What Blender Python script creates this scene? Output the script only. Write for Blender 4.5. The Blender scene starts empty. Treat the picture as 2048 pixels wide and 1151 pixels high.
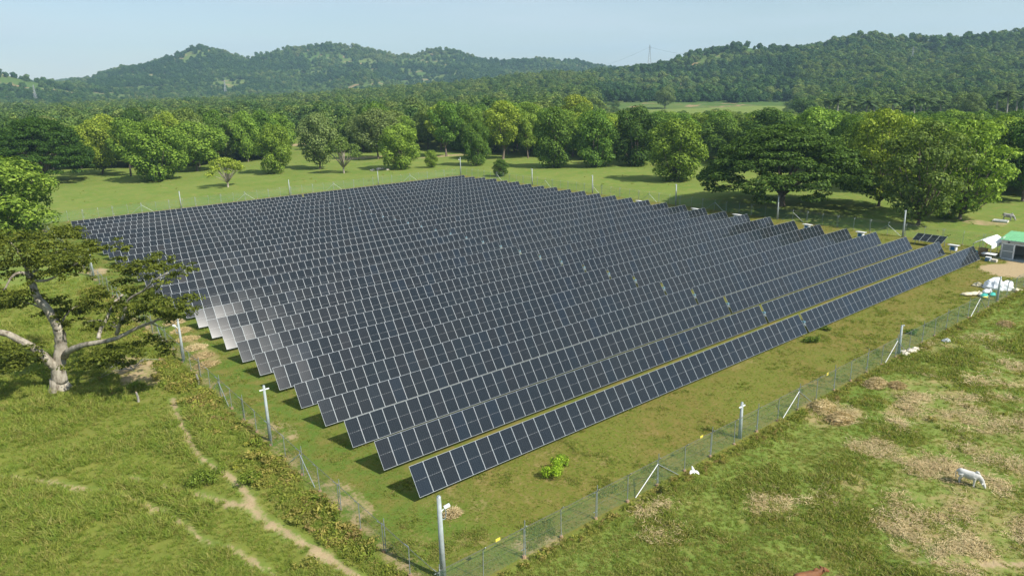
import bpy, math, random
import numpy as np
from mathutils import Matrix, Vector

rad = math.radians
sc = bpy.context.scene
COL = sc.collection

# ------------------------------------------------------------------ camera
F, YAW, PIT, ROLL = 1454.74, 0.6767, 0.2761, -0.0247     # focal length in photo pixels (2048 wide), angles
CAM = np.array([-22.726, -39.816, 28.126])
_fw = np.array([math.sin(YAW) * math.cos(PIT), math.cos(YAW) * math.cos(PIT), -math.sin(PIT)])
_r = np.array([math.cos(YAW), -math.sin(YAW), 0.0]); _u = np.cross(_r, _fw)
_R = np.array([math.cos(ROLL) * _r + math.sin(ROLL) * _u, -math.sin(ROLL) * _r + math.cos(ROLL) * _u, _fw])
cam = bpy.data.cameras.new('camera'); cam_o = bpy.data.objects.new('camera', cam); COL.objects.link(cam_o)
cam.sensor_width = 36; cam.lens = F / 2048 * 36; cam.clip_start = 0.5; cam.clip_end = 20000
m = Matrix(((_R[0][0], _R[1][0], -_R[2][0], CAM[0]), (_R[0][1], _R[1][1], -_R[2][1], CAM[1]),
            (_R[0][2], _R[1][2], -_R[2][2], CAM[2]), (0, 0, 0, 1)))
cam_o.matrix_world = m
sc.camera = cam_o

# ------------------------------------------------------------------ sky, sun, exposure
SUN_AZ, SUN_EL = rad(163), rad(44)          # azimuth clockwise from +Y
w = bpy.data.worlds.new('World'); sc.world = w; w.use_nodes = True
nt = w.node_tree; nt.nodes.clear()
out = nt.nodes.new('ShaderNodeOutputWorld'); bg = nt.nodes.new('ShaderNodeBackground')
sky = nt.nodes.new('ShaderNodeTexSky'); sky.sky_type = 'NISHITA'; sky.sun_disc = False
sky.sun_elevation = SUN_EL; sky.sun_rotation = SUN_AZ; sky.altitude = 100
sky.air_density = 1.0; sky.dust_density = 0.35; sky.ozone_density = 2.0
# thin high cloud veil: streaky noise over the whole sky dome
tc = nt.nodes.new('ShaderNodeTexCoord'); mp = nt.nodes.new('ShaderNodeMapping'); mp.inputs['Scale'].default_value = (1.3, 1.3, 9)
nz = nt.nodes.new('ShaderNodeTexNoise'); nz.inputs['Scale'].default_value = 2.2; nz.inputs['Detail'].default_value = 5
rp = nt.nodes.new('ShaderNodeMapRange'); rp.inputs['From Min'].default_value = 0.35; rp.inputs['From Max'].default_value = 0.75
rp.inputs['To Min'].default_value = 0.2; rp.inputs['To Max'].default_value = 0.9
mx = nt.nodes.new('ShaderNodeMix'); mx.data_type = 'RGBA'; mx.inputs['B'].default_value = (6.0, 6.9, 7.5, 1)
nt.links.new(tc.outputs['Generated'], mp.inputs['Vector']); nt.links.new(mp.outputs['Vector'], nz.inputs['Vector'])
nt.links.new(nz.outputs['Fac'], rp.inputs['Value']); nt.links.new(rp.outputs['Result'], mx.inputs['Factor'])
nt.links.new(sky.outputs['Color'], mx.inputs['A']); nt.links.new(mx.outputs['Result'], bg.inputs['Color'])
bg.inputs['Strength'].default_value = 0.085
nt.links.new(bg.outputs['Background'], out.inputs['Surface'])
sun = bpy.data.lights.new('sun', 'SUN'); sun.energy = 5.0; sun.angle = rad(0.53); sun.color = (1.0, 0.95, 0.86)
sun_o = bpy.data.objects.new('sun', sun); COL.objects.link(sun_o); sun_o.location = (0, 0, 300)
SUNV = Vector((math.sin(SUN_AZ) * math.cos(SUN_EL), math.cos(SUN_AZ) * math.cos(SUN_EL), math.sin(SUN_EL)))
sun_o.rotation_euler = SUNV.to_track_quat('Z', 'Y').to_euler()
vs = sc.view_settings; vs.view_transform = 'Standard'; vs.look = 'None'; vs.exposure = 0.5; vs.gamma = 1.0; vs.use_curve_mapping = False
sc.render.engine = 'CYCLES'
cy = sc.cycles
cy.use_denoising = True
try: cy.denoiser = 'OPENIMAGEDENOISE'
except Exception: pass
cy.max_bounces = 6; cy.diffuse_bounces = 2; cy.glossy_bounces = 2; cy.transmission_bounces = 3; cy.transparent_max_bounces = 12
cy.volume_bounces = 0; cy.sample_clamp_indirect = 4; cy.caustics_reflective = False; cy.caustics_refractive = False

# ------------------------------------------------------------------ helpers
rng = np.random.default_rng(7); random.seed(7)

def ray(px, py):
    return _R.T @ np.array([(px - 1024) / F, (575.5 - py) / F, 1.0])

def gp(px, py, z=0.0):
    """the point of the place at height z that the photograph shows at a pixel"""
    d = ray(px, py); t = (z - CAM[2]) / d[2]
    return CAM + t * d

def dist_pt(px, py, D):
    d = ray(px, py); h = math.hypot(d[0], d[1])
    return CAM + d * (D / h)

def pxof(P):
    d = _R @ (np.asarray(P, float) - CAM)
    return 1024 + F * d[0] / d[2], 575.5 - F * d[1] / d[2], d[2]

def tag(o, label, cat=None, group=None, kind=None):
    if label: o['label'] = label
    if cat: o['category'] = cat
    if group: o['group'] = group
    if kind: o['kind'] = kind
    return o

def empty(name, loc=(0, 0, 0), rz=0.0, sc_=None):
    o = bpy.data.objects.new(name, None); COL.objects.link(o); o.empty_display_size = 0.2
    o.location = loc; o.rotation_euler = (0, 0, rz)
    if sc_ is not None: o.scale = sc_
    return o

def mesh(name, V, Fc, mats, midx=None, smooth=False, uv=None):
    """V (n,3); Fc an (m,k) int array or a list of index lists"""
    me = bpy.data.meshes.new(name)
    V = np.asarray(V, dtype=np.float32)
    if isinstance(Fc, np.ndarray) and Fc.ndim == 2:
        n, k = Fc.shape
        me.vertices.add(len(V)); me.vertices.foreach_set('co', V.ravel())
        me.loops.add(n * k); me.loops.foreach_set('vertex_index', Fc.astype(np.int32).ravel())
        me.polygons.add(n); me.polygons.foreach_set('loop_start', np.arange(0, n * k, k, dtype=np.int32))
        try: me.polygons.foreach_set('loop_total', np.full(n, k, dtype=np.int32))
        except Exception: pass
        me.update(calc_edges=True); me.validate(verbose=False)
    else:
        me.from_pydata([tuple(map(float, v)) for v in V], [], [tuple(int(i) for i in f) for f in Fc]); me.update()
    for mt in (mats if isinstance(mats, (list, tuple)) else [mats]): me.materials.append(mt)
    if midx is not None: me.polygons.foreach_set('material_index', np.asarray(midx, dtype=np.int32))
    me.polygons.foreach_set('use_smooth', np.full(len(me.polygons), smooth, dtype=bool))
    if uv is not None:
        l = me.uv_layers.new(name='UVMap'); l.data.foreach_set('uv', np.asarray(uv, dtype=np.float32).ravel())
    return me

def obj(name, me, parent=None, loc=None, rot=None, scl=None):
    o = bpy.data.objects.new(name, me); COL.objects.link(o)
    if parent is not None: o.parent = parent
    if loc is not None: o.location = loc
    if rot is not None: o.rotation_euler = rot
    if scl is not None: o.scale = scl
    return o

class MB:
    """collects boxes, tubes and sheets that become one mesh"""
    def __init__(s): s.V = []; s.F = []; s.M = []; s.mi = 0
    def add(s, V, Fc):
        b = len(s.V); s.V += [tuple(map(float, v)) for v in V]
        for f in Fc: s.F.append([b + int(i) for i in f]); s.M.append(s.mi)
    def box(s, c, d, rz=0.0, rx=0.0, ry=0.0):
        R_ = Matrix.Rotation(rz, 3, 'Z') @ Matrix.Rotation(ry, 3, 'Y') @ Matrix.Rotation(rx, 3, 'X')
        P = []
        for k in range(8):
            v = Vector(((k & 1) - .5, ((k >> 1) & 1) - .5, ((k >> 2) & 1) - .5))
            v = Vector((v.x * d[0], v.y * d[1], v.z * d[2])); P.append(R_ @ v + Vector(c))
        s.add(P, [(0, 2, 3, 1), (4, 5, 7, 6), (0, 1, 5, 4), (2, 6, 7, 3), (0, 4, 6, 2), (1, 3, 7, 5)])
    def tube(s, pts, rads, n=6, cap=True):
        pts = [Vector(p) for p in pts]
        if not isinstance(rads, (list, tuple)): rads = [rads] * len(pts)
        V = []; Fc = []; ref = None
        for i, p in enumerate(pts):
            t = (pts[min(i + 1, len(pts) - 1)] - pts[max(i - 1, 0)])
            t = t.normalized() if t.length > 1e-9 else Vector((0, 0, 1))
            if ref is None: ref = Vector((1, 0, 0)) if abs(t.x) < .8 else Vector((0, 1, 0))
            a = (ref - t * ref.dot(t)).normalized(); b = t.cross(a); ref = a
            for k in range(n):
                an = 2 * math.pi * k / n; V.append(p + (a * math.cos(an) + b * math.sin(an)) * rads[i])
        for i in range(len(pts) - 1):
            for k in range(n):
                k2 = (k + 1) % n; Fc.append((i * n + k, i * n + k2, (i + 1) * n + k2, (i + 1) * n + k))
        if cap: Fc.append(list(range(n))[::-1]); Fc.append([(len(pts) - 1) * n + k for k in range(n)])
        s.add(V, Fc)
    def mesh(s, name, mats, smooth=False): return mesh(name, s.V, s.F, mats, s.M, smooth)

def catmull(P, n=6):
    P = [np.asarray(p, float) for p in P]; Q = [2 * P[0] - P[1]] + P + [2 * P[-1] - P[-2]]; O = []
    for i in range(1, len(Q) - 2):
        for k in range(n):
            t = k / n
            O.append(.5 * ((2 * Q[i]) + (Q[i + 1] - Q[i - 1]) * t + (2 * Q[i - 1] - 5 * Q[i] + 4 * Q[i + 1] - Q[i + 2]) * t * t
                           + (3 * Q[i] - Q[i - 1] - 3 * Q[i + 1] + Q[i + 2]) * t ** 3))
    O.append(P[-1]); return O

# value noise for shaping land (numpy)
def vnoise(x, y, seed=0):
    xi = np.floor(x).astype(np.int64); yi = np.floor(y).astype(np.int64); xf = x - xi; yf = y - yi
    def h(a, b):
        n = (a * 374761393 + b * 668265263 + seed * 982451653) & 0x7fffffff
        n = ((n ^ (n >> 13)) * 1274126177) & 0x7fffffff
        return ((n ^ (n >> 16)) & 0xffff) / 65535.0
    u = xf * xf * (3 - 2 * xf); v = yf * yf * (3 - 2 * yf)
    return (h(xi, yi) * (1 - u) + h(xi + 1, yi) * u) * (1 - v) + (h(xi, yi + 1) * (1 - u) + h(xi + 1, yi + 1) * u) * v
def fbm(x, y, o=4, seed=0):
    s = 0; a = .5; t = 0
    for i in range(o): s = s + a * vnoise(x * 2 ** i, y * 2 ** i, seed + i * 17); t += a; a *= .5
    return s / t

# ------------------------------------------------------------------ materials
def newmat(name):
    mt = bpy.data.materials.new(name); mt.use_nodes = True
    t = mt.node_tree; b = t.nodes['Principled BSDF']; return mt, t, b
def N(t, typ, **kw):
    n = t.nodes.new(typ)
    for k, v in kw.items(): setattr(n, k, v)
    return n
def L(t, a, b): t.links.new(a, b)
def mixc(t, fac, a, b, blend='MIX'):
    n = N(t, 'ShaderNodeMix', data_type='RGBA', blend_type=blend)
    for s, v in (('Factor', fac), ('A', a), ('B', b)):
        if isinstance(v, (int, float)): n.inputs[s].default_value = v
        elif isinstance(v, tuple): n.inputs[s].default_value = (*v, 1) if len(v) == 3 else v
        else: L(t, v, n.inputs[s])
    return n.outputs['Result']
def noise(t, scale, detail=3, vec=None, rough=.55):
    n = N(t, 'ShaderNodeTexNoise'); n.inputs['Scale'].default_value = scale; n.inputs['Detail'].default_value = detail
    n.inputs['Roughness'].default_value = rough
    if vec is not None: L(t, vec, n.inputs['Vector'])
    return n.outputs['Fac']
def ramp(t, v, a, b, lo=0., hi=1.):
    n = N(t, 'ShaderNodeMapRange'); n.inputs['From Min'].default_value = a; n.inputs['From Max'].default_value = b
    n.inputs['To Min'].default_value = lo; n.inputs['To Max'].default_value = hi
    L(t, v, n.inputs['Value']); return n.outputs['Result']
def math_(t, op, a, b=None):
    n = N(t, 'ShaderNodeMath', operation=op)
    for i, v in enumerate((a, b)):
        if v is None: continue
        if isinstance(v, (int, float)): n.inputs[i].default_value = v
        else: L(t, v, n.inputs[i])
    return n.outputs[0]
def bump(t, b, h, strength=.5, dist=.05):
    n = N(t, 'ShaderNodeBump'); n.inputs['Strength'].default_value = strength; n.inputs['Distance'].default_value = dist
    L(t, h, n.inputs['Height']); L(t, n.outputs['Normal'], b.inputs['Normal'])
def pos(t): return N(t, 'ShaderNodeNewGeometry').outputs['Position']

def simple(name, col, rough=.6, metal=0., var=.12, scale=3., spec=.5):
    mt, t, b = newmat(name)
    tc = N(t, 'ShaderNodeTexCoord').outputs['Object']
    f = noise(t, scale, 4, tc)
    c = mixc(t, ramp(t, f, .3, .7), tuple(x * (1 - var) for x in col), tuple(min(1, x * (1 + var)) for x in col))
    L(t, c, b.inputs['Base Color']); b.inputs['Roughness'].default_value = rough; b.inputs['Metallic'].default_value = metal
    b.inputs['Specular IOR Level'].default_value = spec
    return mt

M = {}
M['galv'] = simple('galvanised_steel', (.3, .34, .35), .45, .35, .15, 6)
M['concrete'] = simple('pole_concrete', (.32, .36, .36), .75, 0, .18, 2.5)
M['white'] = simple('white_paint', (.78, .79, .79), .5, 0, .05, 2)
M['cream'] = simple('cream_wall', (.5, .5, .46), .8, 0, .1, 1.5)
M['greenroof'] = simple('green_metal_roof', (.16, .42, .2), .45, 0, .1, 1)
M['dark'] = simple('dark_interior', (.02, .022, .025), .8)
M['louvre'] = simple('louvre_grey', (.33, .36, .36), .6)
M['fabric'] = simple('white_tent_fabric', (.82, .84, .85), .8, 0, .04, 1)
M['tarp'] = simple('white_tarpaulin', (.8, .82, .85), .55, 0, .06, 2)
M['blue'] = simple('blue_plastic', (.03, .16, .35), .4)
M['teal'] = simple('teal_plastic', (.04, .5, .42), .45)
M['red'] = simple('red_paint', (.45, .05, .03), .5)
M['yellow'] = simple('yellow_sign', (.75, .62, .08), .5)
M['wood'] = simple('timber', (.3, .2, .12), .85, 0, .2, 4)
M['bag'] = simple('cream_sack', (.62, .55, .38), .85, 0, .12, 4)
M['rock'] = simple('pale_rubble', (.55, .5, .42), .9, 0, .2, 3)
M['black'] = simple('black_rubber', (.02, .02, .02), .6)
M['bluebox'] = simple('drive_blue', (.16, .3, .38), .4)
M['wire'] = simple('wire', (.25, .26, .25), .5, .5)
M['tower'] = simple('tower_steel', (.3, .32, .33), .5, .3)
M['feather'] = simple('white_feather', (.9, .9, .88), .8, 0, .02, 3)
M['beak'] = simple('beak', (.7, .45, .08), .5)
M['cowwhite'] = simple('white_hide', (.52, .51, .48), .85, 0, .25, 2)
M['cowbrown'] = simple('brown_hide', (.17, .066, .021), .75, 0, .35, 2.5)
M['cowgrey'] = simple('grey_hide', (.32, .31, .29), .85, 0, .25, 2.5)

def bark(name, a, b_, sc_=4):
    mt, t, b = newmat(name); tc = N(t, 'ShaderNodeTexCoord').outputs['Object']
    mp = N(t, 'ShaderNodeMapping'); mp.inputs['Scale'].default_value = (1, 1, .35); L(t, tc, mp.inputs['Vector'])
    f = noise(t, sc_, 6, mp.outputs['Vector'], .65)
    L(t, mixc(t, ramp(t, f, .35, .65), a, b_), b.inputs['Base Color']); b.inputs['Roughness'].default_value = .9
    bump(t, b, f, .6, .08); return mt
M['bark'] = bark('bark_brown', (.07, .05, .035), (.2, .16, .12))
M['barkpale'] = bark('bark_pale', (.13, .105, .075), (.44, .4, .32), 2.2)
M['barkgrey'] = bark('bark_grey', (.15, .14, .12), (.36, .34, .3), 3)

def leafmat(name, mode, cols=None, var=.55, trans=.3):
    """leaf faces: tint from the object's colour or a ramp over a random number per tree; each leaf clump differs a little"""
    mt, t, b = newmat(name); t.nodes.remove(b); o = t.nodes['Material Output']
    oi = N(t, 'ShaderNodeObjectInfo'); ge = N(t, 'ShaderNodeNewGeometry')
    if mode == 'object': c = oi.outputs['Color']
    else:
        cr = N(t, 'ShaderNodeValToRGB'); e = cr.color_ramp.elements
        while len(e) < len(cols): e.new(.5)
        for i, cc in enumerate(cols): e[i].position = i / (len(cols) - 1); e[i].color = (*cc, 1)
        L(t, oi.outputs['Random'], cr.inputs['Fac']); c = cr.outputs['Color']
    hv = N(t, 'ShaderNodeHueSaturation'); L(t, c, hv.inputs['Color'])
    L(t, ramp(t, ge.outputs['Random Per Island'], 0, 1, 1 - var, 1 + var), hv.inputs['Value'])
    L(t, ramp(t, ge.outputs['Random Per Island'], 0, 1, .515, .485), hv.inputs['Hue'])
    d = N(t, 'ShaderNodeBsdfDiffuse'); tr = N(t, 'ShaderNodeBsdfTranslucent'); gl = N(t, 'ShaderNodeBsdfGlossy'); gl.inputs['Roughness'].default_value = .45
    gl.inputs['Color'].default_value = (.5, .55, .5, 1)
    L(t, hv.outputs['Color'], d.inputs['Color'])
    L(t, mixc(t, 1.0, hv.outputs['Color'], (1.2, 1.25, .5), 'MULTIPLY'), tr.inputs['Color'])
    m1 = N(t, 'ShaderNodeMixShader'); m1.inputs[0].default_value = trans; L(t, d.outputs[0], m1.inputs[1]); L(t, tr.outputs[0], m1.inputs[2])
    m2 = N(t, 'ShaderNodeMixShader'); m2.inputs[0].default_value = .012; L(t, m1.outputs[0], m2.inputs[1]); L(t, gl.outputs[0], m2.inputs[2])
    L(t, m2.outputs[0], o.inputs['Surface']); return mt
M['leaf'] = leafmat('leaves', 'object')
FOREST = [(.06, .12, .026), (.1, .175, .034), (.17, .235, .05), (.08, .15, .034), (.2, .25, .06), (.065, .13, .03), (.14, .2, .05)]
M['leaf_forest'] = leafmat('forest_leaves', 'random', FOREST)
FARC = [[(.035, .09, .024), (.05, .11, .028), (.045, .1, .03)], [(.06, .13, .033), (.08, .15, .036), (.07, .14, .04)], [(.09, .165, .038), (.12, .19, .045), (.1, .17, .05)], [(.14, .2, .05), (.18, .22, .06), (.12, .18, .05)]]
for _k in range(4): M['leaf_far%d' % _k] = leafmat('far_forest_leaves_%d' % _k, 'random', FARC[_k], .35)
M['grass_tall'] = leafmat('tall_grass_blades', 'random', [(.2, .28, .042), (.28, .31, .065), (.17, .26, .04), (.37, .34, .11), (.24, .29, .05), (.19, .29, .042)], .28, .4)
M['grass_short'] = leafmat('short_grass_blades', 'random', [(.19, .265, .042), (.26, .285, .062), (.17, .245, .038), (.35, .3, .11), (.24, .265, .055)], .3, .4)
M['straw'] = leafmat('dry_straw', 'random', [(.5, .4, .2), (.58, .48, .28), (.42, .32, .16), (.54, .44, .25)], .3, .2)
M['weed'] = leafmat('weed_leaves', 'random', [(.17, .22, .035), (.27, .28, .05), (.33, .28, .08), (.15, .21, .03), (.24, .27, .045), (.28, .2, .08)], .4, .35)

# solar glass: dark cells, fine light grid, broken white line across the middle
mt, t, b = newmat('solar_glass'); M['cell'] = mt
uvn = N(t, 'ShaderNodeUVMap'); sx = N(t, 'ShaderNodeSeparateXYZ'); L(t, uvn.outputs['UV'], sx.inputs[0])
u, v = sx.outputs['X'], sx.outputs['Y']
oi = N(t, 'ShaderNodeObjectInfo')
cr = N(t, 'ShaderNodeValToRGB'); e = cr.color_ramp.elements
for i in range(3): e.new(.5)
for i, (p, c) in enumerate(((0, (.0065, .0115, .016)), (.5, (.009, .012, .015)), (.88, (.007, .0125, .0175)), (.97, (.0065, .013, .021)), (1, (.0105, .012, .0135)))):
    e[i].position = p; e[i].color = (*c, 1)
L(t, oi.outputs['Random'], cr.inputs['Fac'])
def stripes(val, n, wd):
    fr = math_(t, 'FRACT', math_(t, 'MULTIPLY', val, float(n)))
    return math_(t, 'LESS_THAN', math_(t, 'MINIMUM', fr, math_(t, 'SUBTRACT', 1.0, fr)), wd)
grid = math_(t, 'MAXIMUM', stripes(u, 6, .018), stripes(v, 24, .03))
bus = stripes(u, 60, .1)
col = mixc(t, math_(t, 'MULTIPLY', bus, .045), cr.outputs['Color'], (.35, .36, .38))
col = mixc(t, math_(t, 'MULTIPLY', grid, .16), col, (.28, .3, .33))
midl = math_(t, 'LESS_THAN', math_(t, 'ABSOLUTE', math_(t, 'SUBTRACT', v, .5)), .006)
dash = math_(t, 'LESS_THAN', math_(t, 'FRACT', math_(t, 'ADD', math_(t, 'MULTIPLY', u, 6.0), .5)), .62)
col = mixc(t, math_(t, 'MULTIPLY', midl, math_(t, 'ADD', math_(t, 'MULTIPLY', dash, .3), .04)), col, (.5, .52, .53))
L(t, col, b.inputs['Base Color'])
b.inputs['IOR'].default_value = 1.44
L(t, ramp(t, oi.outputs['Random'], 0, 1, .065, .105), b.inputs['Roughness'])
M['frame'] = simple('panel_frame', (.31, .345, .37), .5, .1, .05, 2)
M['panelback'] = simple('panel_back', (.5, .52, .54), .7)

# chain link: green wire diamonds with open gaps
mt, t, b = newmat('chain_link'); M['mesh'] = mt; t.nodes.remove(b); o_ = t.nodes['Material Output']
uvn = N(t, 'ShaderNodeUVMap'); sx = N(t, 'ShaderNodeSeparateXYZ'); L(t, uvn.outputs['UV'], sx.inputs[0])
def diag(op):
    fr = math_(t, 'FRACT', math_(t, 'MULTIPLY', math_(t, op, sx.outputs['X'], sx.outputs['Y']), 1 / .075))
    return math_(t, 'LESS_THAN', fr, .075)
wires = math_(t, 'MAXIMUM', diag('ADD'), diag('SUBTRACT'))
d = N(t, 'ShaderNodeBsdfDiffuse'); d.inputs['Color'].default_value = (.13, .24, .18, 1); tr = N(t, 'ShaderNodeBsdfTransparent')
ms = N(t, 'ShaderNodeMixShader'); L(t, wires, ms.inputs[0]); L(t, tr.outputs[0], ms.inputs[1]); L(t, d.outputs[0], ms.inputs[2]); L(t, ms.outputs[0], o_.inputs['Surface'])

# ground: colours by zone (painted per vertex: bare soil, mown plot, dry grass, tall pasture) with grass-scale mottling
mt, t, b = newmat('ground_soil_and_grass'); M['ground'] = mt
P_ = pos(t)
va = N(t, 'ShaderNodeVertexColor', layer_name='zone'); zs = N(t, 'ShaderNodeSeparateColor'); L(t, va.outputs['Color'], zs.inputs[0])
n1 = noise(t, .09, 4, P_); n2 = noise(t, .55, 5, P_, .65); n3 = noise(t, 3.2, 4, P_, .7); n4 = noise(t, 13., 3, P_, .7)
past = mixc(t, ramp(t, n1, .35, .65), (.135, .205, .036), (.185, .23, .052))
past = mixc(t, ramp(t, n2, .5, .72), past, (.25, .225, .065))
past = mixc(t, ramp(t, n3, .54, .7), past, (.125, .185, .028))
mown = mixc(t, ramp(t, n2, .36, .62), (.12, .148, .021), (.195, .16, .042))
mown = mixc(t, ramp(t, n1, .45, .68), mown, (.14, .165, .026))
mown = mixc(t, ramp(t, n3, .5, .68), mown, (.22, .16, .055))
tall = mixc(t, ramp(t, n2, .35, .65), (.14, .18, .028), (.2, .205, .045))
dry = mixc(t, ramp(t, n3, .4, .65), (.4, .31, .15), (.29, .22, .1))
soil = mixc(t, ramp(t, n3, .35, .7), (.44, .34, .2), (.34, .25, .14))
c = mixc(t, zs.outputs['Green'], past, mown)
lu = N(t, 'ShaderNodeAttribute', attribute_name='lush')
c = mixc(t, math_(t, 'MULTIPLY', lu.outputs['Fac'], ramp(t, n2, .3, .62, 1, .25)), c, (.085, .165, .024))
c = mixc(t, va.outputs['Alpha'], c, tall)
brk = math_(t, 'ADD', math_(t, 'MULTIPLY', n3, .55), math_(t, 'MULTIPLY', n2, .75))
c = mixc(t, ramp(t, math_(t, 'ADD', math_(t, 'MULTIPLY', zs.outputs['Blue'], .75), math_(t, 'MULTIPLY', math_(t, 'SUBTRACT', brk, .65), 2.4)), .28, .95), c, dry)
c = mixc(t, ramp(t, math_(t, 'ADD', zs.outputs['Red'], math_(t, 'MULTIPLY', math_(t, 'SUBTRACT', brk, .65), 1.9)), .3, .7), c, soil)
c = mixc(t, ramp(t, n4, .4, .65, 0, .35), c, mixc(t, 1., c, (.5, .55, .5), 'MULTIPLY'))
L(t, c, b.inputs['Base Color']); b.inputs['Roughness'].default_value = 1; b.inputs['Specular IOR Level'].default_value = .1
bump(t, b, math_(t, 'ADD', math_(t, 'MULTIPLY', n3, 1.6), n4), .45, .06)

mt, t, b = newmat('hill_grass'); M['hill'] = mt
P_ = pos(t); n1 = noise(t, .006, 5, P_); n2 = noise(t, .03, 5, P_, .65)
c = mixc(t, ramp(t, n1, .4, .62), (.075, .13, .03), (.12, .16, .042))
c = mixc(t, ramp(t, n2, .56, .64), c, (.34, .22, .14))
L(t, c, b.inputs['Base Color']); b.inputs['Roughness'].default_value = 1; b.inputs['Specular IOR Level'].default_value = .05

# ================================================================== THE SETTING
FX0, FX1, FY0, FY1 = -4.6, 110.8, -10.0, 151.0        # the fenced plot
def plotmask(x, y, m=2.5):
    d = np.minimum(np.minimum(x - FX0, FX1 - x), np.minimum(y - FY0, FY1 - y))
    return np.clip(d / m + 1.0, 0, 1)
def ground_z(x, y):
    x = np.asarray(x, float); y = np.asarray(y, float)
    near = np.clip(1 - (np.hypot(x, y) - 120) / 80, 0, 1)
    z = (fbm(x / 11, y / 11, 3, 3) - .5) * .55 + (fbm(x / 2.4, y / 2.4, 3, 5) - .5) * .38 * near
    bank = np.exp(-((x + 8.5) / 2.2) ** 2) * np.clip((y + 14) / 6, 0, 1) * np.clip((70 - y) / 20, 0, 1) * .25
    return (z + bank) * (1 - plotmask(x, y)) + (fbm(x / 3, y / 3, 2, 9) - .5) * .07 * plotmask(x, y)
def gz(x, y): return float(ground_z(np.array([x]), np.array([y]))[0])

def axis(lo, hi, step, lo2, hi2, step2, far, g=1.16):
    a = list(np.arange(lo, hi, step)); 
    while a[-1] < hi2: a.append(a[-1] + step2)
    st = step2
    while a[-1] < far: st *= g; a.append(a[-1] + st)
    b = []; x = lo; st = step
    while x > lo2: x -= step2; b.append(x)
    st = step2
    while x > -far: st *= g; x -= st; b.append(x)
    return np.array(b[::-1] + a)
ax = axis(-34, 62, .38, -60, 175, .9, 5000); ay = axis(-34, 62, .38, -45, 240, 1.1, 5000)
X, Y = np.meshgrid(ax, ay, indexing='ij'); nx, ny = X.shape
Z = ground_z(X, Y)
def seg_dist(X, Y, pts):
    d = np.full(X.shape, 1e9)
    for (a, b) in zip(pts[:-1], pts[1:]):
        ab = b - a; L2 = ab @ ab + 1e-9
        tt = np.clip(((X - a[0]) * ab[0] + (Y - a[1]) * ab[1]) / L2, 0, 1)
        d = np.minimum(d, np.hypot(X - a[0] - tt * ab[0], Y - a[1] - tt * ab[1]))
    return d
def gpath(L_): return [gp(a, b)[:2] for a, b in L_]
soil = np.zeros_like(X)
paths = [([(760, 1190), (696, 1151), (622, 1099), (560, 1064), (535, 1051), (506, 1025)], .45),
         ([(506, 1025), (499, 1002), (483, 980), (460, 962), (412, 931), (386, 905), (372, 872), (355, 835), (345, 800)], .34),
         ([(506, 1025), (473, 1017), (422, 999), (380, 985), (330, 978), (262, 955)], .32),
         ([(560, 1160), (514, 1130), (462, 1102), (393, 1074), (355, 1040), (295, 1012), (222, 987), (146, 975), (60, 960), (-20, 952)], .3),
         ([(1640, 1165), (1682, 1151), (1723, 1137), (1793, 1128), (1904, 1123), (2048, 1125), (2160, 1130)], .28)]
nwob = (fbm(X / 1.5, Y / 1.5, 3, 31) - .5) * .5
TALLPATH = np.full(X.shape, 1e9)
for pl, wd in paths:
    d = seg_dist(X, Y, gpath(pl)) + nwob * .6
    TALLPATH = np.minimum(TALLPATH, d - wd)
    soil = np.maximum(soil, np.clip(1.15 - d / wd * .75, 0, 1) * (.95 if wd > .5 else .75))
def blob(px, py, rx, ry, amt, wob=1.0):
    c = gp(px, py)[:2]
    r = np.hypot((X - c[0]) / rx, (Y - c[1]) / ry) + nwob * wob
    return np.clip((1.15 - r) * 2.2, 0, 1) * amt
# sandy yard before the shed, worn soil under the big tree, along the plot's fences
soil = np.maximum(soil, np.clip((1.1 - np.hypot((X - 97.5) / 4.6, (Y + 5.6) / 3.9) - nwob * .5) * 3, 0, 1))
soil = np.maximum(soil, np.clip((1.1 - np.hypot((X - 106) / 6, (Y + 6.5) / 4) - nwob * .5) * 3, 0, 1))
for a in ((285, 745, 3., 5, .62), (255, 735, 2.4, 3.5, .45), (190, 543, 2.2, 3, .7), (255, 640, 1.5, 3, .5), (1780, 775, .1, .1, 0), (600, 290, 9, 5, .9),
          (720, 316, 14, 5, .6), (900, 311, 20, 4, .6), (1970, 445, 3, 4, .6), (1070, 1085, 2.5, 1.6, .4), (560, 860, 1.5, 3, .4), (690, 1000, 1.6, 4, .45)):
    soil = np.maximum(soil, blob(*a))
fx = np.exp(-((X - FX0 - .3) / .8) ** 2) * ((Y > FY0 - 1) & (Y < FY1)); soil = np.maximum(soil, fx * .42)
dry = np.zeros_like(X)
for a in ((1665, 825, 4, 2.6, .75), (1850, 800, 8, 4, .62), (1960, 860, 6, 4, .6), (1900, 1040, 6, 3.6, .75), (1980, 980, 7, 4, .65), (1700, 970, 3.4, 1.6, .6),
          (1560, 1000, 3, 1.5, .5), (1630, 985, 2, 1.2, .55), (2010, 1080, 6, 2.4, .65), (1760, 700, .1, .1, 0), (1980, 690, 6, 3, .55), (1880, 690, 4, 2, .55),
          (1820, 640, 3, 2, .3), (1330, 1060, 1.6, .8, .5), (1310, 1020, 1.3, .6, .5), (2030, 760, 7, 3, .6), (1755, 910, 4, 2, .5), (1850, 940, 6, 2.5, .5)):
    dry = np.maximum(dry, blob(*a))
for a in ((400, 700, 1.1, 7, .9), (960, 1010, .8, .8, .6), (1150, 940, 8, 1.6, .28), (1500, 700, 30, 2.5, .22), (1000, 950, 8, 2, .25), (880, 1090, 4, 2.5, .35), (700, 830, 2, 2, .3)):
    dry = np.maximum(dry, blob(*a))
mown = plotmask(X, Y, .6)
leftzone = np.clip((FX0 - .2 - X) / 1.5, 0, 1) * np.clip((95 - Y) / 25, 0, 1)
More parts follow.
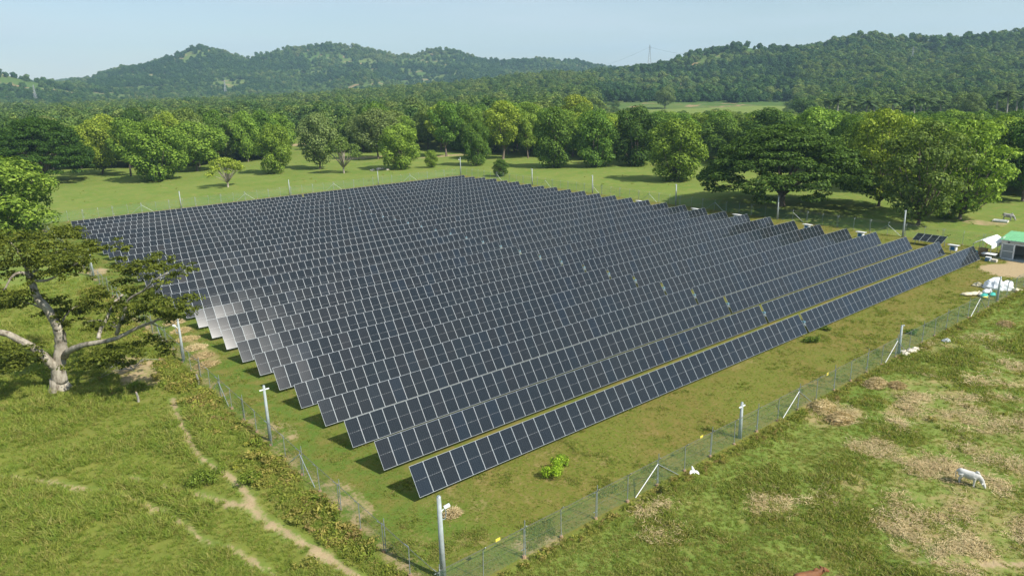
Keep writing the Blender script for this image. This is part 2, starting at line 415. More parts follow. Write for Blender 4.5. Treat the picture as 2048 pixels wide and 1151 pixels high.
tall = leftzone * np.clip(TALLPATH / .35 + .2, 0, 1)
fr_edge = np.exp(-((Y - FY0 + .9) / .6) ** 2) * ((X > FX0) & (X < 115)); tall = np.maximum(tall, fr_edge * .7)
idx = np.arange(nx * ny).reshape(nx, ny)
Fq = np.stack([idx[:-1, :-1], idx[1:, :-1], idx[1:, 1:], idx[:-1, 1:]], -1).reshape(-1, 4)
me = mesh('ground', np.stack([X, Y, Z], -1).reshape(-1, 3), Fq, M['ground'], smooth=True)
at = me.attributes.new('zone', 'FLOAT_COLOR', 'POINT')
at.data.foreach_set('color', np.stack([soil, mown, dry, tall], -1).astype(np.float32).ravel())
lush = np.clip((5 - X) / 5, 0, 1) * mown * np.clip((Y + 12) / 8, 0, 1) * .85
at = me.attributes.new('lush', 'FLOAT', 'POINT'); at.data.foreach_set('value', lush.astype(np.float32).ravel())
tag(obj('ground', me), 'wide green and tan pasture ground crossed by footpaths', kind='structure')

# ------------------------------------------------------------------ hills
def ridge(pts, D, sub):
    o = []
    for (px, py, *dd) in pts:
        q = dist_pt(px, py, dd[0] if dd else D); o.append((q[0], q[1], q[2] - sub))
    return np.array(o)
RID = [(ridge([(-330, 150), (-150, 128), (0, 144), (62, 160), (120, 172, 1900)], 1750, 0), 430),
       (ridge([(40, 160), (130, 155), (220, 157), (330, 160)], 3500, 9), 600),
       (ridge([(170, 182, 2150), (230, 157), (265, 141), (330, 126), (400, 99), (430, 105), (455, 117), (480, 122), (512, 117), (560, 103), (610, 100), (660, 93), (700, 98),
               (750, 105), (800, 117), (830, 113), (865, 103), (910, 109), (950, 123), (1000, 127), (1050, 125), (1078, 120), (1120, 130), (1160, 128), (1190, 135), (1240, 139), (1300, 146)], 2350, -7), 720),
       (ridge([(440, 130), (480, 165, 1900), (520, 185, 1600)], 2150, 9), 260), (ridge([(700, 120), (740, 150, 1800), (780, 172, 1450)], 2150, 9), 300),
       (ridge([(900, 125), (960, 150, 1800), (1010, 165, 1450)], 2150, 9), 300),
       (ridge([(1090, 168, 1150), (1150, 160), (1200, 155), (1250, 146), (1285, 137), (1310, 139), (1330, 141), (1360, 136), (1410, 121), (1490, 102), (1540, 107), (1600, 110),
               (1630, 108), (1660, 97), (1700, 78), (1722, 75), (1760, 86), (1800, 91), (1850, 87), (1900, 86), (1960, 77), (2048, 69), (2200, 60), (2450, 75), (2700, 110)], 1350, -7), 560),
       (ridge([(1490, 112), (1510, 150, 1050), (1530, 178, 880)], 1250, 8), 220), (ridge([(1722, 88), (1760, 135, 1000), (1790, 165, 830)], 1250, 8), 230),
       (ridge([(1960, 90), (1950, 130, 1000), (1940, 160, 830)], 1250, 8), 230), (ridge([(1290, 145), (1330, 165, 1020), (1350, 185, 860)], 1250, 8), 200)]
def hill_h(x, y):
    h = np.full(x.shape, -4.0)
    for P, wd in RID:
        P = np.array(P)
        for a, b in zip(P[:-1], P[1:]):
            ab = b[:2] - a[:2]; L2 = ab @ ab
            tt = np.clip(((x - a[0]) * ab[0] + (y - a[1]) * ab[1]) / L2, 0, 1)
            d = np.hypot(x - a[0] - tt * ab[0], y - a[1] - tt * ab[1]); zr = a[2] + tt * (b[2] - a[2])
            s = np.clip(1 - d / wd, 0, 1); s = s ** 1.15 * (1 - .25 * np.sin(np.pi * s))
            h = np.maximum(h, zr * s - 4 * (1 - s))
    n = fbm(x / 260, y / 260, 4, 11) - .5
    g = np.clip(h / 60, 0, 1)
    spur = np.abs(fbm(x / 190, y / 190, 3, 23) - .5) * 2
    top = np.clip(h / 130, 0, 1)
    return h + g * (n * 34 - spur * 46 + 4) * (1 - .85 * np.clip(h / 110, 0, 1))
hx = np.arange(-2600, 4700, 24.); hy = np.arange(-1300, 4700, 24.)
HX, HY = np.meshgrid(hx, hy, indexing='ij'); HZ = hill_h(HX, HY)
ii = np.arange(HX.size).reshape(HX.shape)
Fq = np.stack([ii[:-1, :-1], ii[1:, :-1], ii[1:, 1:], ii[:-1, 1:]], -1).reshape(-1, 4)
zf = HZ.ravel()[Fq].max(1); Fq = Fq[zf > -1.5]
us, inv = np.unique(Fq, return_inverse=True)
VV = np.stack([HX.ravel(), HY.ravel(), HZ.ravel()], -1)[us]
tag(obj('hills', mesh('hills', VV, inv.reshape(-1, 4), M['hill'], smooth=True)), 'green wooded hills along the horizon', kind='structure')

# ------------------------------------------------------------------ scatter of uncountable plants
def hidden_collection(name, meshes):
    c = bpy.data.collections.new(name)
    for k, me in enumerate(meshes): c.objects.link(bpy.data.objects.new('%s_source_%02d' % (name, k), me))
    return c
def scatter(name, P, R_, S, pick, coll, label):
    me = bpy.data.meshes.new(name); me.from_pydata([], [], [])
    n = len(P); me.vertices.add(n); me.vertices.foreach_set('co', np.asarray(P, np.float32).ravel())
    for nm, ty, arr, key in (('rot', 'FLOAT_VECTOR', R_, 'vector'), ('scl', 'FLOAT_VECTOR', S, 'vector'), ('pick', 'INT', pick, 'value')):
        a = me.attributes.new(nm, ty, 'POINT'); a.data.foreach_set(key, np.asarray(arr, np.int32 if ty == 'INT' else np.float32).ravel())
    o = obj(name, me); tag(o, label, kind='stuff')
    ng = bpy.data.node_groups.new(name, 'GeometryNodeTree')
    ng.interface.new_socket('Geometry', in_out='INPUT', socket_type='NodeSocketGeometry')
    ng.interface.new_socket('Geometry', in_out='OUTPUT', socket_type='NodeSocketGeometry')
    gi = ng.nodes.new('NodeGroupInput'); go = ng.nodes.new('NodeGroupOutput')
    ip = ng.nodes.new('GeometryNodeInstanceOnPoints'); ci = ng.nodes.new('GeometryNodeCollectionInfo')
    ci.inputs['Collection'].default_value = coll; ci.inputs['Separate Children'].default_value = True; ci.inputs['Reset Children'].default_value = True
    def att(nm, ty):
        a = ng.nodes.new('GeometryNodeInputNamedAttribute'); a.data_type = ty; a.inputs['Name'].default_value = nm; return a.outputs['Attribute']
    ng.links.new(gi.outputs[0], ip.inputs['Points']); ng.links.new(ci.outputs[0], ip.inputs['Instance'])
    ip.inputs['Pick Instance'].default_value = True
    ng.links.new(att('pick', 'INT'), ip.inputs['Instance Index']); ng.links.new(att('rot', 'FLOAT_VECTOR'), ip.inputs['Rotation'])
    ng.links.new(att('scl', 'FLOAT_VECTOR'), ip.inputs['Scale']); ng.links.new(ip.outputs[0], go.inputs[0])
    md = o.modifiers.new('scatter', 'NODES'); md.node_group = ng
    return o

# ------------------------------------------------------------------ trees
def unit(v): return v / (np.linalg.norm(v, axis=-1, keepdims=True) + 1e-9)
def leaf_quads(P, Nn, size, asp=.7, r=rng, bend=.18):
    """one slightly folded leaf clump (two quads' worth in one quad) at each point"""
    n = len(P); T = unit(np.cross(Nn, r.normal(size=(n, 3)))); B = np.cross(Nn, T)
    s = (size * r.uniform(.6, 1.35, n))[:, None]
    j = lambda a: r.uniform(1 - a, 1 + a, (n, 1))
    V = np.stack([P - T * s * j(.3) - B * s * asp * j(.3), P + T * s * j(.3) - B * s * asp * j(.3) + Nn * s * bend,
                  P + T * s * j(.3) + B * s * asp * j(.3), P - T * s * j(.3) + B * s * asp * j(.3) + Nn * s * bend], 1).reshape(-1, 3)
    return V, np.arange(n * 4).reshape(n, 4)
def lobes_cloud(lobes, dens, size, r=rng, shell=.72, up=.35, low=.45):
    """leaf clumps over the outer shell of every lobe, fewer on undersides and where lobes overlap"""
    C_ = np.array([l[0] for l in lobes]); Rr = np.array([l[1] for l in lobes]); PP = []; NN = []
    for i, (c, a) in enumerate(lobes):
        a = np.asarray(a, float); area = 4 * math.pi * ((a[0] * a[1]) ** 1.6 / 3 + (a[0] * a[2]) ** 1.6 / 3 + (a[1] * a[2]) ** 1.6 / 3) ** (1 / 1.6)
        n = max(8, int(area * dens)); d = unit(r.normal(size=(n, 3)))
        keep = (d[:, 2] > -.25) | (r.random(n) < low); d = d[keep]
        q = r.uniform(shell, 1.06, (len(d), 1)); P = np.asarray(c) + d * a * q
        deep = np.zeros(len(P), bool)
        for k in range(len(lobes)):
            if k != i: deep |= (((P - C_[k]) / Rr[k]) ** 2).sum(1) < .42
        P = P[~deep]; d = d[~deep]
        nn = unit(unit(d / a) + r.normal(size=(len(d), 3)) * .36 + np.array([0, 0, up])); PP.append(P); NN.append(nn)
    return np.concatenate(PP), np.concatenate(NN)

def broad_tree(seed, H=16., Rc=6.5, hb=4., nl=26, lobe=.34, flat=.8, dens=8.5, size=.185, leafy='leaf', col=True, branches=True, wide_top=0., prof=.36):
    r = np.random.default_rng(seed); lobes = []
    cz = (H + hb) / 2; hz = (H - hb) / 2
    for k in range(nl):
        t_ = (k + r.uniform(.2, .8)) / nl; rr = Rc * lobe * r.uniform(.75, 1.25); pr = max(1e-3, 1 - (2 * t_ - 1) ** 2) ** prof
        an = k * 2.39996 * 1.7 + r.uniform(-.4, .4); q = max(.05, Rc * pr - rr * .8) * (r.uniform(.8, 1.06) if k % 4 else r.uniform(.2, .6))
        p = np.array([q * math.cos(an), q * math.sin(an), hb + rr * flat * .6 + t_ * (H - hb - rr * flat * 1.5)])
        p[:2] *= 1 + wide_top * (p[2] - cz) / hz
        lobes.append((p, np.array([rr, rr, rr * flat])))
    lobes.append((np.array([0, 0, cz + hz * .25]), np.array([Rc * .5, Rc * .5, hz * .5])))
    P, Nn = lobes_cloud(lobes, dens, size, r)
    V, Fq = leaf_quads(P, Nn, size, r=r)
    crown = mesh('crown', V, Fq, M[leafy])
    mb = MB(); tr = H * .012 + .06
    lean = r.normal(size=2) * .35
    mb.tube([(0, 0, -.3), (0, 0, .05), (lean[0] * .4, lean[1] * .4, hb * .6), (lean[0], lean[1], cz)], [tr * 1.9, tr * 1.35, tr, tr * .5], 8)
    if branches:
        for (p, a) in lobes[::2]:
            st = np.array([lean[0] * .7, lean[1] * .7, hb * r.uniform(.6, 1.1)]); md = st * .5 + p * .5 + np.array([0, 0, -.6])
            mb.tube([st, md, p], [tr * .5, tr * .32, tr * .12], 5)
    return crown, mb.mesh('trunk', M['bark'], True)

def umbrella_tree(seed, H=16.5, Rc=17., dens=2.2, size=.36, leafy='leaf', drop=.62, nl=95, thick=.85):
    """rain tree: wide shallow dome of flat foliage plates over spreading limbs"""
    r = np.random.default_rng(seed); lobes = []
    for k in range(nl):
        q = math.sqrt((k + .5) / nl) * .95; an = k * 2.39996 + r.uniform(-.3, .3); x, y = q * Rc * math.cos(an), q * Rc * math.sin(an)
        z = H * (1 - drop * q ** 2.3) - thick + r.uniform(-.9, .35); a = Rc * .125 * r.uniform(.75, 1.4)
        lobes.append((np.array([x, y, z]), np.array([a, a, thick * r.uniform(.7, 1.2)])))
        if r.random() < .65: lobes.append((np.array([x * .92, y * .92, z - r.uniform(1.5, 4.2) * (1 - .35 * q)]), np.array([a, a, thick * .8])))
    P, Nn = lobes_cloud(lobes, dens, size, r, .6, .5)
    V, Fq = leaf_quads(P, Nn, size, r=r)
    crown = mesh('crown', V, Fq, M[leafy]); mb = MB(); tr = .75
    mb.tube([(0, 0, -.4), (0, 0, .1), (0, 0, 1.4), (.1, 0, 2.6)], [tr * 1.5, tr * 1.15, tr * .9, tr * .95], 10)
    for k in range(11):
        an = k * 2 * math.pi / 11 + r.uniform(-.2, .2); q = r.uniform(.5, .8)
        e_ = np.array([q * Rc * math.cos(an), q * Rc * math.sin(an), H * (1 - drop * q ** 2.3) - 1.4]); s_ = np.array([.1, 0, 2.1])
        md = s_ * .55 + e_ * .45 + np.array([0, 0, 1.2]); mb.tube(catmull([s_, md, e_], 4), [.36, .33, .3, .26, .22, .18, .13, .09, .05], 6)
    return crown, mb.mesh('trunk', M['bark'], True)

def shrub_tree(seed, H=8.5, Rc=5.6, leafy='leaf'):
    """small many-stemmed tree, thin spreading yellow-green crown"""
    r = np.random.default_rng(seed); lobes = []; mb = MB()
    mb.tube([(0, 0, -.2), (0, 0, .1), (.05, 0, 1.2), (.1, 0, 1.9)], [.36, .27, .22, .2], 8)
    for k in range(38):
        an = r.uniform(0, 6.28); q = r.uniform(.1, .9); e_ = np.array([q * Rc * math.cos(an), q * Rc * math.sin(an), H * (.93 - .42 * q * q) - r.uniform(0, 1.6)])
        mb.tube([(.05, 0, 1.2), e_ * .5 + np.array([0, 0, .9]), e_], [.13, .07, .02], 5); a = r.uniform(1., 1.7)
        lobes.append((e_, np.array([a, a, a * .6])))
    P, Nn = lobes_cloud(lobes, 9., .15, r, .3, .3); V, Fq = leaf_quads(P, Nn, .15, r=r)
    return mesh('crown', V, Fq, M[leafy]), mb.mesh('trunk', M['barkpale'], True)

def palm_tree(seed, H=11.):
    r = np.random.default_rng(seed); mb = MB(); b_ = r.normal(size=2) * .4
    mb.tube([(0, 0, -.2), (0, 0, .1), (b_[0] * .5, b_[1] * .5, H * .5), (b_[0], b_[1], H * .84)], [.34, .26, .2, .19], 7)
    V = []; Fc = []
    for k in range(26):
        an = k * 2.39996; el = r.uniform(-.5, 1.15); ln = r.uniform(2.3, 3.2); o = np.array([b_[0], b_[1], H * .84])
        dx, dy = math.cos(an), math.sin(an); base = len(V); seg = 6
        for s_ in range(seg + 1):
            q = s_ / seg; x = ln * q * math.cos(el * (1 - .3 * q)); z = ln * (q * math.sin(el)) - 1.5 * q * q
            wd = .55 * math.sin(math.pi * min(1, q * .9 + .1)) + .04; px_, py_ = -dy * wd, dx * wd
            V += [o + np.array([dx * x + px_, dy * x + py_, z - wd * .35]), o + np.array([dx * x, dy * x, z]), o + np.array([dx * x - px_, dy * x - py_, z - wd * .35])]
        for s_ in range(seg):
            for h in (0, 1): a = base + s_ * 3 + h; Fc.append((a, a + 1, a + 4, a + 3))
    return mesh('crown', np.array(V), np.array(Fc), M['leaf']), mb.mesh('trunk', M['barkgrey'], True)

TYPES = {'broad': [broad_tree(100 + k, 16, 7., 1.6 + k % 2, 30, .34, .8) for k in range(4)],
         'dense': [broad_tree(200 + k, 16, 6.8, .1, 40, .31, .85, prof=.27) for k in range(3)],
         'tall': [broad_tree(300 + k, 19, 6., 4.5, 28, .33, .75, wide_top=.2) for k in range(3)],
         'feather': [broad_tree(400 + k, 16, 7.4, 1.2, 75, .22, .55, 7., .175, wide_top=.12, prof=.33) for k in range(2)],
         'umbrella': [umbrella_tree(500 + k, dens=7., size=.185, nl=190, drop=.7, thick=.75) for k in range(2)],
         'shrub': [shrub_tree(600), shrub_tree(601)], 'palm': [palm_tree(700 + k) for k in range(3)]}
NOM = {'broad': (16.2, 7.2), 'dense': (16.2, 7.), 'tall': (19.2, 6.7), 'feather': (16.2, 7.8), 'umbrella': (15.4, 17.3), 'shrub': (8.6, 6.0), 'palm': (11., 3.)}
GRN = {'lime': (.25, .33, .04), 'light': (.18, .28, .038), 'mid': (.115, .205, .03), 'dark': (.05, .1, .014), 'olive': (.15, .215, .045),
       'grey': (.17, .225, .07), 'deep': (.075, .14, .024), 'yellow': (.27, .33, .045), 'palm': (.085, .13, .045), 'rust': (.36, .18, .05)}
_cnt = {}
def tree_at(x, y, H, Rr, kind, green, label, group, cat='tree', name=None, variant=None, rz=None, trunkmat=None):
    k = _cnt.get(kind, 0); _cnt[kind] = k + 1
    cr_, tk = TYPES[kind][(k if variant is None else variant) % len(TYPES[kind])]
    e_ = empty(name or {'umbrella': 'rain_tree', 'palm': 'palm_tree', 'shrub': 'small_tree'}.get(kind, 'broadleaf_tree'), (x, y, gz(x, y)),
               random.uniform(0, 6.28) if rz is None else rz, (Rr / NOM[kind][1], Rr / NOM[kind][1] * random.uniform(.92, 1.08), H / NOM[kind][0]))
    tag(e_, label, cat, group)
    c = obj('crown', cr_, e_); obj('trunk', tk, e_)
    g = GRN[green] if isinstance(green, str) else green; jv = random.uniform(.88, 1.12)
    c.color = (g[0] * jv * random.uniform(.93, 1.07), g[1] * jv, g[2] * jv, 1)
    return e_
def tree_px(px, by, ty, wpx, kind, green, label, group=None, **kw):
    p = gp(px, by); d = pxof((p[0], p[1], 0))[2]; lo, hi = .2, 60.
    for _ in range(30):
        md = (lo + hi) / 2
        if pxof((p[0], p[1], md))[1] > ty: lo = md
        else: hi = md
    return tree_at(p[0], p[1], lo, wpx / 2 * d / F, kind, green, label, group, **kw)

# trees that stand out one by one (photo pixel of the trunk's foot, foot height, top height, crown width)
G1 = 'trees at the meadow edge'
tree_px(92, 366, 243, 200, 'umbrella', 'dark', 'dark wide domed tree standing at the left end of the far meadow')
tree_px(205, 348, 236, 95, 'broad', 'lime', 'yellow-green tree with pale trunk right of the dark domed tree', G1)
tree_px(262, 352, 232, 80, 'tall', 'light', 'pale green tree with thin grey trunk left of the rounded pale tree', G1)
tree_px(318, 361, 238, 125, 'dense', 'light', 'large rounded pale green tree with leaves to the ground, far meadow', G1)
tree_px(394, 342, 240, 120, 'broad', 'light', 'bright green spreading tree behind the small yellow-green tree', G1)
tree_px(456, 374, 311, 86, 'shrub', 'yellow', 'small yellow-green tree with short pale trunk alone in the far meadow', G1)
tree_px(553, 347, 245, 84, 'dense', 'light', 'upright oval tree with a shadow to its left in the far meadow', G1)
tree_px(640, 338, 222, 84, 'broad', 'grey', 'greyish green tree behind the leaning white-trunked tree', G1)
tree_px(688, 347, 272, 84, 'shrub', 'olive', 'thin small tree with leaning white trunk in the far meadow', G1)
tree_px(757, 318, 214, 100, 'broad', 'grey', 'greyish tree with leaning bare trunk behind the bright bushy tree', G1)
tree_px(801, 338, 246, 92, 'dense', 'light', 'bright green bushy tree casting a long shadow left over pale stones', G1)
tree_px(863, 336, 300, 30, 'dense', 'light', 'little green sapling bush right of the bright bushy tree', G1, name='sapling')
tree_px(893, 313, 200, 84, 'tall', 'mid', 'tall tree with bare reddish trunk at the wood edge', G1)
tree_px(955, 331, 240, 62, 'dense', 'mid', 'narrow green tree behind the far corner camera pole', G1)
tree_px(1001, 353, 318, 36, 'dense', 'deep', 'small dark bush beyond the far corner of the fence', G1, name='bush')
tree_px(1006, 318, 198, 92, 'tall', 'lime', 'tall open yellowish-green tree with slim trunk at the wood edge', G1)
tree_px(1056, 316, 222, 60, 'tall', 'light', 'slim pale tree left of the dense dark green trees', G1)
tree_px(1108, 334, 210, 92, 'dense', 'mid', 'dense green tree with leaves to the ground and shaded foot', G1)
tree_px(1192, 334, 216, 90, 'dense', 'mid', 'rounded green tree between two darker trees at the wood edge', G1)
tree_px(1272, 330, 208, 112, 'dense', 'deep', 'dark green tree with yellowish top left of the big rounded tree', G1)
tree_px(1352, 361, 234, 132, 'dense', 'light', 'big rounded green tree with a shadow to its left, right meadow', G1)
tree_px(1562, 412, 260, 342, 'umbrella', 'deep', 'huge dark umbrella-shaped tree beyond the right fence', G1, variant=1)
tree_px(1440, 322, 228, 110, 'broad', 'mid', 'green tree behind the left edge of the umbrella-shaped tree', G1)
tree_px(1530, 330, 212, 120, 'broad', 'deep', 'dark tree rising behind the umbrella-shaped tree', G1)
tree_px(1625, 338, 210, 130, 'broad', 'light', 'bright green tree rising behind the right half of the umbrella-shaped tree', G1)
tree_px(1757, 412, 212, 150, 'feather', 'lime', 'tall tree with yellow-green top beside the umbrella-shaped tree', G1)
tree_px(1835, 452, 240, 190, 'feather', 'olive', 'feathery greyish green tree on twin grey trunks behind the right fence', G1)
tree_px(1920, 437, 232, 180, 'feather', 'light', 'tall tree with dark leaning trunk near the shed', G1)
tree_px(2045, 402, 224, 130, 'broad', 'deep', 'dark tree at the right picture edge behind the grey cow', G1)
tree_px(1985, 392, 228, 120, 'broad', 'light', 'green tree left of the dark edge tree above the grey cow', G1)
tree_px(22, 480, 310, 200, 'dense', 'light', 'bright green bushy tree at the left edge beyond the corner', G1, variant=2)
tree_px(1890, 436, 405, 46, 'dense', 'light', 'low pale bush under the feathery trees', G1, name='bush')

# the wood behind them: nearest trees one by one, the rest as one mass
lim = [(-260, 350), (0, 345), (150, 338), (400, 334), (560, 318), (600, 300), (660, 300), (760, 306), (850, 300), (1000, 308), (1150, 320), (1300, 320), (1450, 318),
       (1600, 330), (1700, 372), (1800, 398), (1950, 392), (2060, 392), (2300, 400)]
LX, LY = zip(*lim)
taken = [tuple(o.location[:2]) for o in COL.objects if o.get('category') == 'tree']
r = np.random.default_rng(5); cand = []
for k in range(60000):
    D = math.sqrt(r.uniform(170 ** 2, 1250 ** 2)); an = YAW + r.uniform(-.66, .68)
    x, y = CAM[0] + D * math.sin(an), CAM[1] + D * math.cos(an)
    px, py, dp = pxof((x, y, 0))
    if px < -260 or px > 2300: continue
    if py > np.interp(px, LX, LY): continue
    if 1235 < px < 1570 and 207 < py < 252: continue                 # far open field
    if 1560 < px < 2100 and 205 < py < 262 and (py > 234 or r.random() < .6): continue   # palm grove with pasture
    if 570 < px < 640 and py > 268: continue                         # the sandy track's gap
    cand.append((D, x, y, px, py))
cand.sort()
cells = {}; wood = []
def free(x, y, s):
    cx_, cy_ = int(x // 14), int(y // 14)
    for i in range(cx_ - 1, cx_ + 2):
        for j in range(cy_ - 1, cy_ + 2):
            for (a, b, c) in cells.get((i, j), ()):
                if (a - x) ** 2 + (b - y) ** 2 < ((s + c) / 2) ** 2: return False
    return True
for (a, b) in taken: cells.setdefault((int(a // 14), int(b // 14)), []).append((a, b, 9))
for (D, x, y, px, py) in cand:
    s = 8.2 if D < 600 else 10.
    if free(x, y, s): cells.setdefault((int(x // 14), int(y // 14)), []).append((x, y, s)); wood.append((D, x, y, px, py))
kinds = [('broad', 'light'), ('broad', 'mid'), ('tall', 'lime'), ('dense', 'mid'), ('broad', 'olive'), ('tall', 'mid'), ('feather', 'light'), ('broad', 'deep'), ('broad', 'lime'), ('umbrella', 'dark'), ('broad', 'grey')]
WORD = {'light': 'light green', 'mid': 'mid green', 'lime': 'yellow-green', 'olive': 'olive green', 'deep': 'deep green', 'dark': 'dark', 'grey': 'greyish green'}
SHP = {'broad': 'round-crowned', 'tall': 'tall', 'dense': 'bushy', 'feather': 'feathery', 'umbrella': 'wide umbrella-shaped'}
NIND = 190
def hcap(x, y, px, H_):
    if 1190 < px < 2120:
        lo_ = 214 + 18 * random.random()
        while H_ > 4 and pxof((x, y, H_))[1] < lo_: H_ *= .93
    return H_
STAND = [(92, 'dark domed tree'), (205, 'pale-trunked tree'), (290, 'rounded pale tree'), (400, 'bright spreading tree'), (456, 'small meadow tree'),
         (553, 'oval meadow tree'), (650, 'leaning white-trunked tree'), (757, 'greyish leaning tree'), (801, 'bright bushy meadow tree'), (893, 'reddish bare trunk'), (940, 'far corner pole'),
         (1006, 'yellowish edge tree'), (1066, 'second far pole'), (1130, 'dense shaded-foot tree'), (1194, 'third far pole'), (1272, 'yellowish-topped dark tree'),
         (1352, 'big rounded tree'), (1450, 'umbrella tree\'s left'), (1562, 'umbrella tree\'s trunk'), (1650, 'umbrella tree\'s right'),
         (1757, 'yellow-green topped tree'), (1835, 'twin grey trunks'), (1920, 'dark leaning trunk'), (2000, 'grey cow')]
SHOW = [q for q in wood if -40 < q[3] < 2085][:NIND]; _ss = set(SHOW); REST = [q for q in wood if q not in _ss]
for (D, x, y, px, py) in SHOW:
    kd, gr = random.choice(kinds[:-2] if px > 900 else kinds)
    if px > 1050 and gr in ('light', 'lime', 'olive') and random.random() < .45: gr = 'mid'
    nb = min(STAND, key=lambda q: abs(q[0] - px))[1]; rank = _cnt.get((kd, gr, nb), 0); _cnt[(kd, gr, nb)] = rank + 1
    lab = '%s %s tree in the wood behind the %s' % (SHP[kd], WORD[gr], nb)
    if gr in ('mid', 'deep') and random.random() < .3: gr = 'light'
    if kd == 'umbrella': H_, R_ = random.uniform(13, 16), random.uniform(10, 13)
    else: H_, R_ = random.uniform(15, 23), random.uniform(6., 9.)
    H0 = H_; H_ = hcap(x, y, px, H_); R_ *= max(.6, H_ / H0)
    tree_at(x, y, H_, R_, kd, gr, lab + ('', ', second row', ', third row', ', fourth row', ', fifth row', ', sixth row', ', deepest')[min(rank, 6)], 'trees of the wood behind the ' + nb)
G2 = 'palms in the far pasture'
ORD0 = 'first second third fourth fifth sixth seventh eighth ninth tenth eleventh twelfth thirteenth fourteenth'.split()
PALMS = [0, 1, 3, 4, 5, 6, 7, 8, 9, 10, 11, 12, 2, 13]
for k, (px, by, ty) in enumerate(((1655, 238, 196), (1672, 240, 190), (1728, 236, 198), (1745, 235, 202), (1782, 232, 196), (1826, 238, 192), (1838, 240, 190), (1850, 236, 196), (1880, 230, 196),
                                  (1990, 226, 184), (2012, 226, 180), (2030, 224, 182), (1700, 236, 200), (2045, 232, 190))):
    tree_px(px, by + 12, ty - 3, 42, 'palm', 'palm', 'shaggy grey-green palm in the far right pasture, %s palm from the left' % ORD0[PALMS[k]], G2, cat='palm')
tree_px(1938, 250, 184, 52, 'dense', 'grey', 'rounded greyish tree among the far palms')
tree_px(1330, 218, 172, 46, 'broad', 'grey', 'single greyish tree standing in the far open field')
tree_px(1702, 196, 166, 24, 'broad', 'rust', 'rust-brown tree at the foot of the right hills')

# mass of the remaining wood and the forest over the hills
fsrc = [broad_tree(801, 16, 6.6, 2.5, 18, .36, .8, 2.3, .37, 'leaf_forest', branches=False)[0], broad_tree(802, 17, 6.0, 3, 18, .36, .8, 2.3, .37, 'leaf_forest', branches=False)[0],
        broad_tree(803, 15, 7.5, 3, 26, .26, .6, 2.3, .37, 'leaf_forest', branches=False)[0], umbrella_tree(804, 13.5, 10, 1.8, .42, 'leaf_forest', nl=40)[0]]
fc = hidden_collection('wood_trees', fsrc)
rest = np.array([(x, y, 0.) for (D, x, y, px, py) in REST]); n = len(rest); r = np.random.default_rng(9)
rest[:, 2] = np.maximum(hill_h(rest[:, 0], rest[:, 1]), 0) - .6
s = r.uniform(.75, 1.2, n); S = np.stack([s * r.uniform(.9, 1.15, n), s * r.uniform(.9, 1.15, n), s * r.uniform(.85, 1.1, n)], -1)
capf = np.array([(hcap(q[1], q[2], q[3], 17. * s[i]) / (17. * s[i]) if q[4] > 262 or q[3] < 1590 else .8) for i, q in enumerate(REST)]); S *= np.stack([.4 + .6 * capf, .4 + .6 * capf, capf], -1)
pick = np.where(r.random(n) < .12, 3, r.integers(0, 3, n))
scatter('woodland', rest, np.stack([np.zeros(n), np.zeros(n), r.uniform(0, 6.28, n)], -1), S, pick, fc, 'wood of mixed green trees filling the plain behind the meadow')

far = [broad_tree(811 + k, 12, 6., 1., 11, .42, .8, 1.15, .6, 'leaf_far%d' % k, branches=False)[0] for k in range(4)]
fc2 = hidden_collection('hill_trees', far)
n = 150000; r = np.random.default_rng(10)
D = np.sqrt(r.uniform(800 ** 2, 3700 ** 2, n)); an = YAW + r.uniform(-.7, .72, n)
x = CAM[0] + D * np.sin(an); y = CAM[1] + D * np.cos(an); h = hill_h(x, y)
clear = fbm(x / 120, y / 120, 3, 41)
keep = (D > 1230) | (h > 1.5)
keep &= ~((clear > np.where(D > 1500, .61, .68)) & (r.random(n) < .8))
x, y, h, D = x[keep], y[keep], h[keep], D[keep]
# only ground that can be seen: march towards the camera, drop what lies well behind a ridge
vis = np.ones(len(x), bool); el = (np.maximum(h, 0) + 30 - CAM[2]) / D
for q in np.linspace(.25, .985, 26):
    hh = hill_h(CAM[0] + (x - CAM[0]) * q, CAM[1] + (y - CAM[1]) * q); vis &= ~((hh - CAM[2]) / (D * q) > el)
x, y, h, D = x[vis], y[vis], h[vis], D[vis]; n = len(x)
s = (.4 + .75 * r.random(n) ** 1.5) * np.where(D > 1700, 1.1, 1.); S = np.stack([s, s, s * r.uniform(.75, 1.15, n)], -1)
scatter('hill_forest', np.stack([x, y, np.maximum(h, 0) - .8], -1), np.stack([np.zeros(n), np.zeros(n), r.uniform(0, 6.28, n)], -1), S, np.clip((fbm(x / 90, y / 90, 3, 45) * 7 - 1.9 + r.normal(size=n) * .75), 0, 3.99).astype(int), fc2,
        'dense green forest covering the hills and far plain')
print('wood', len(wood), 'hill trees', n)

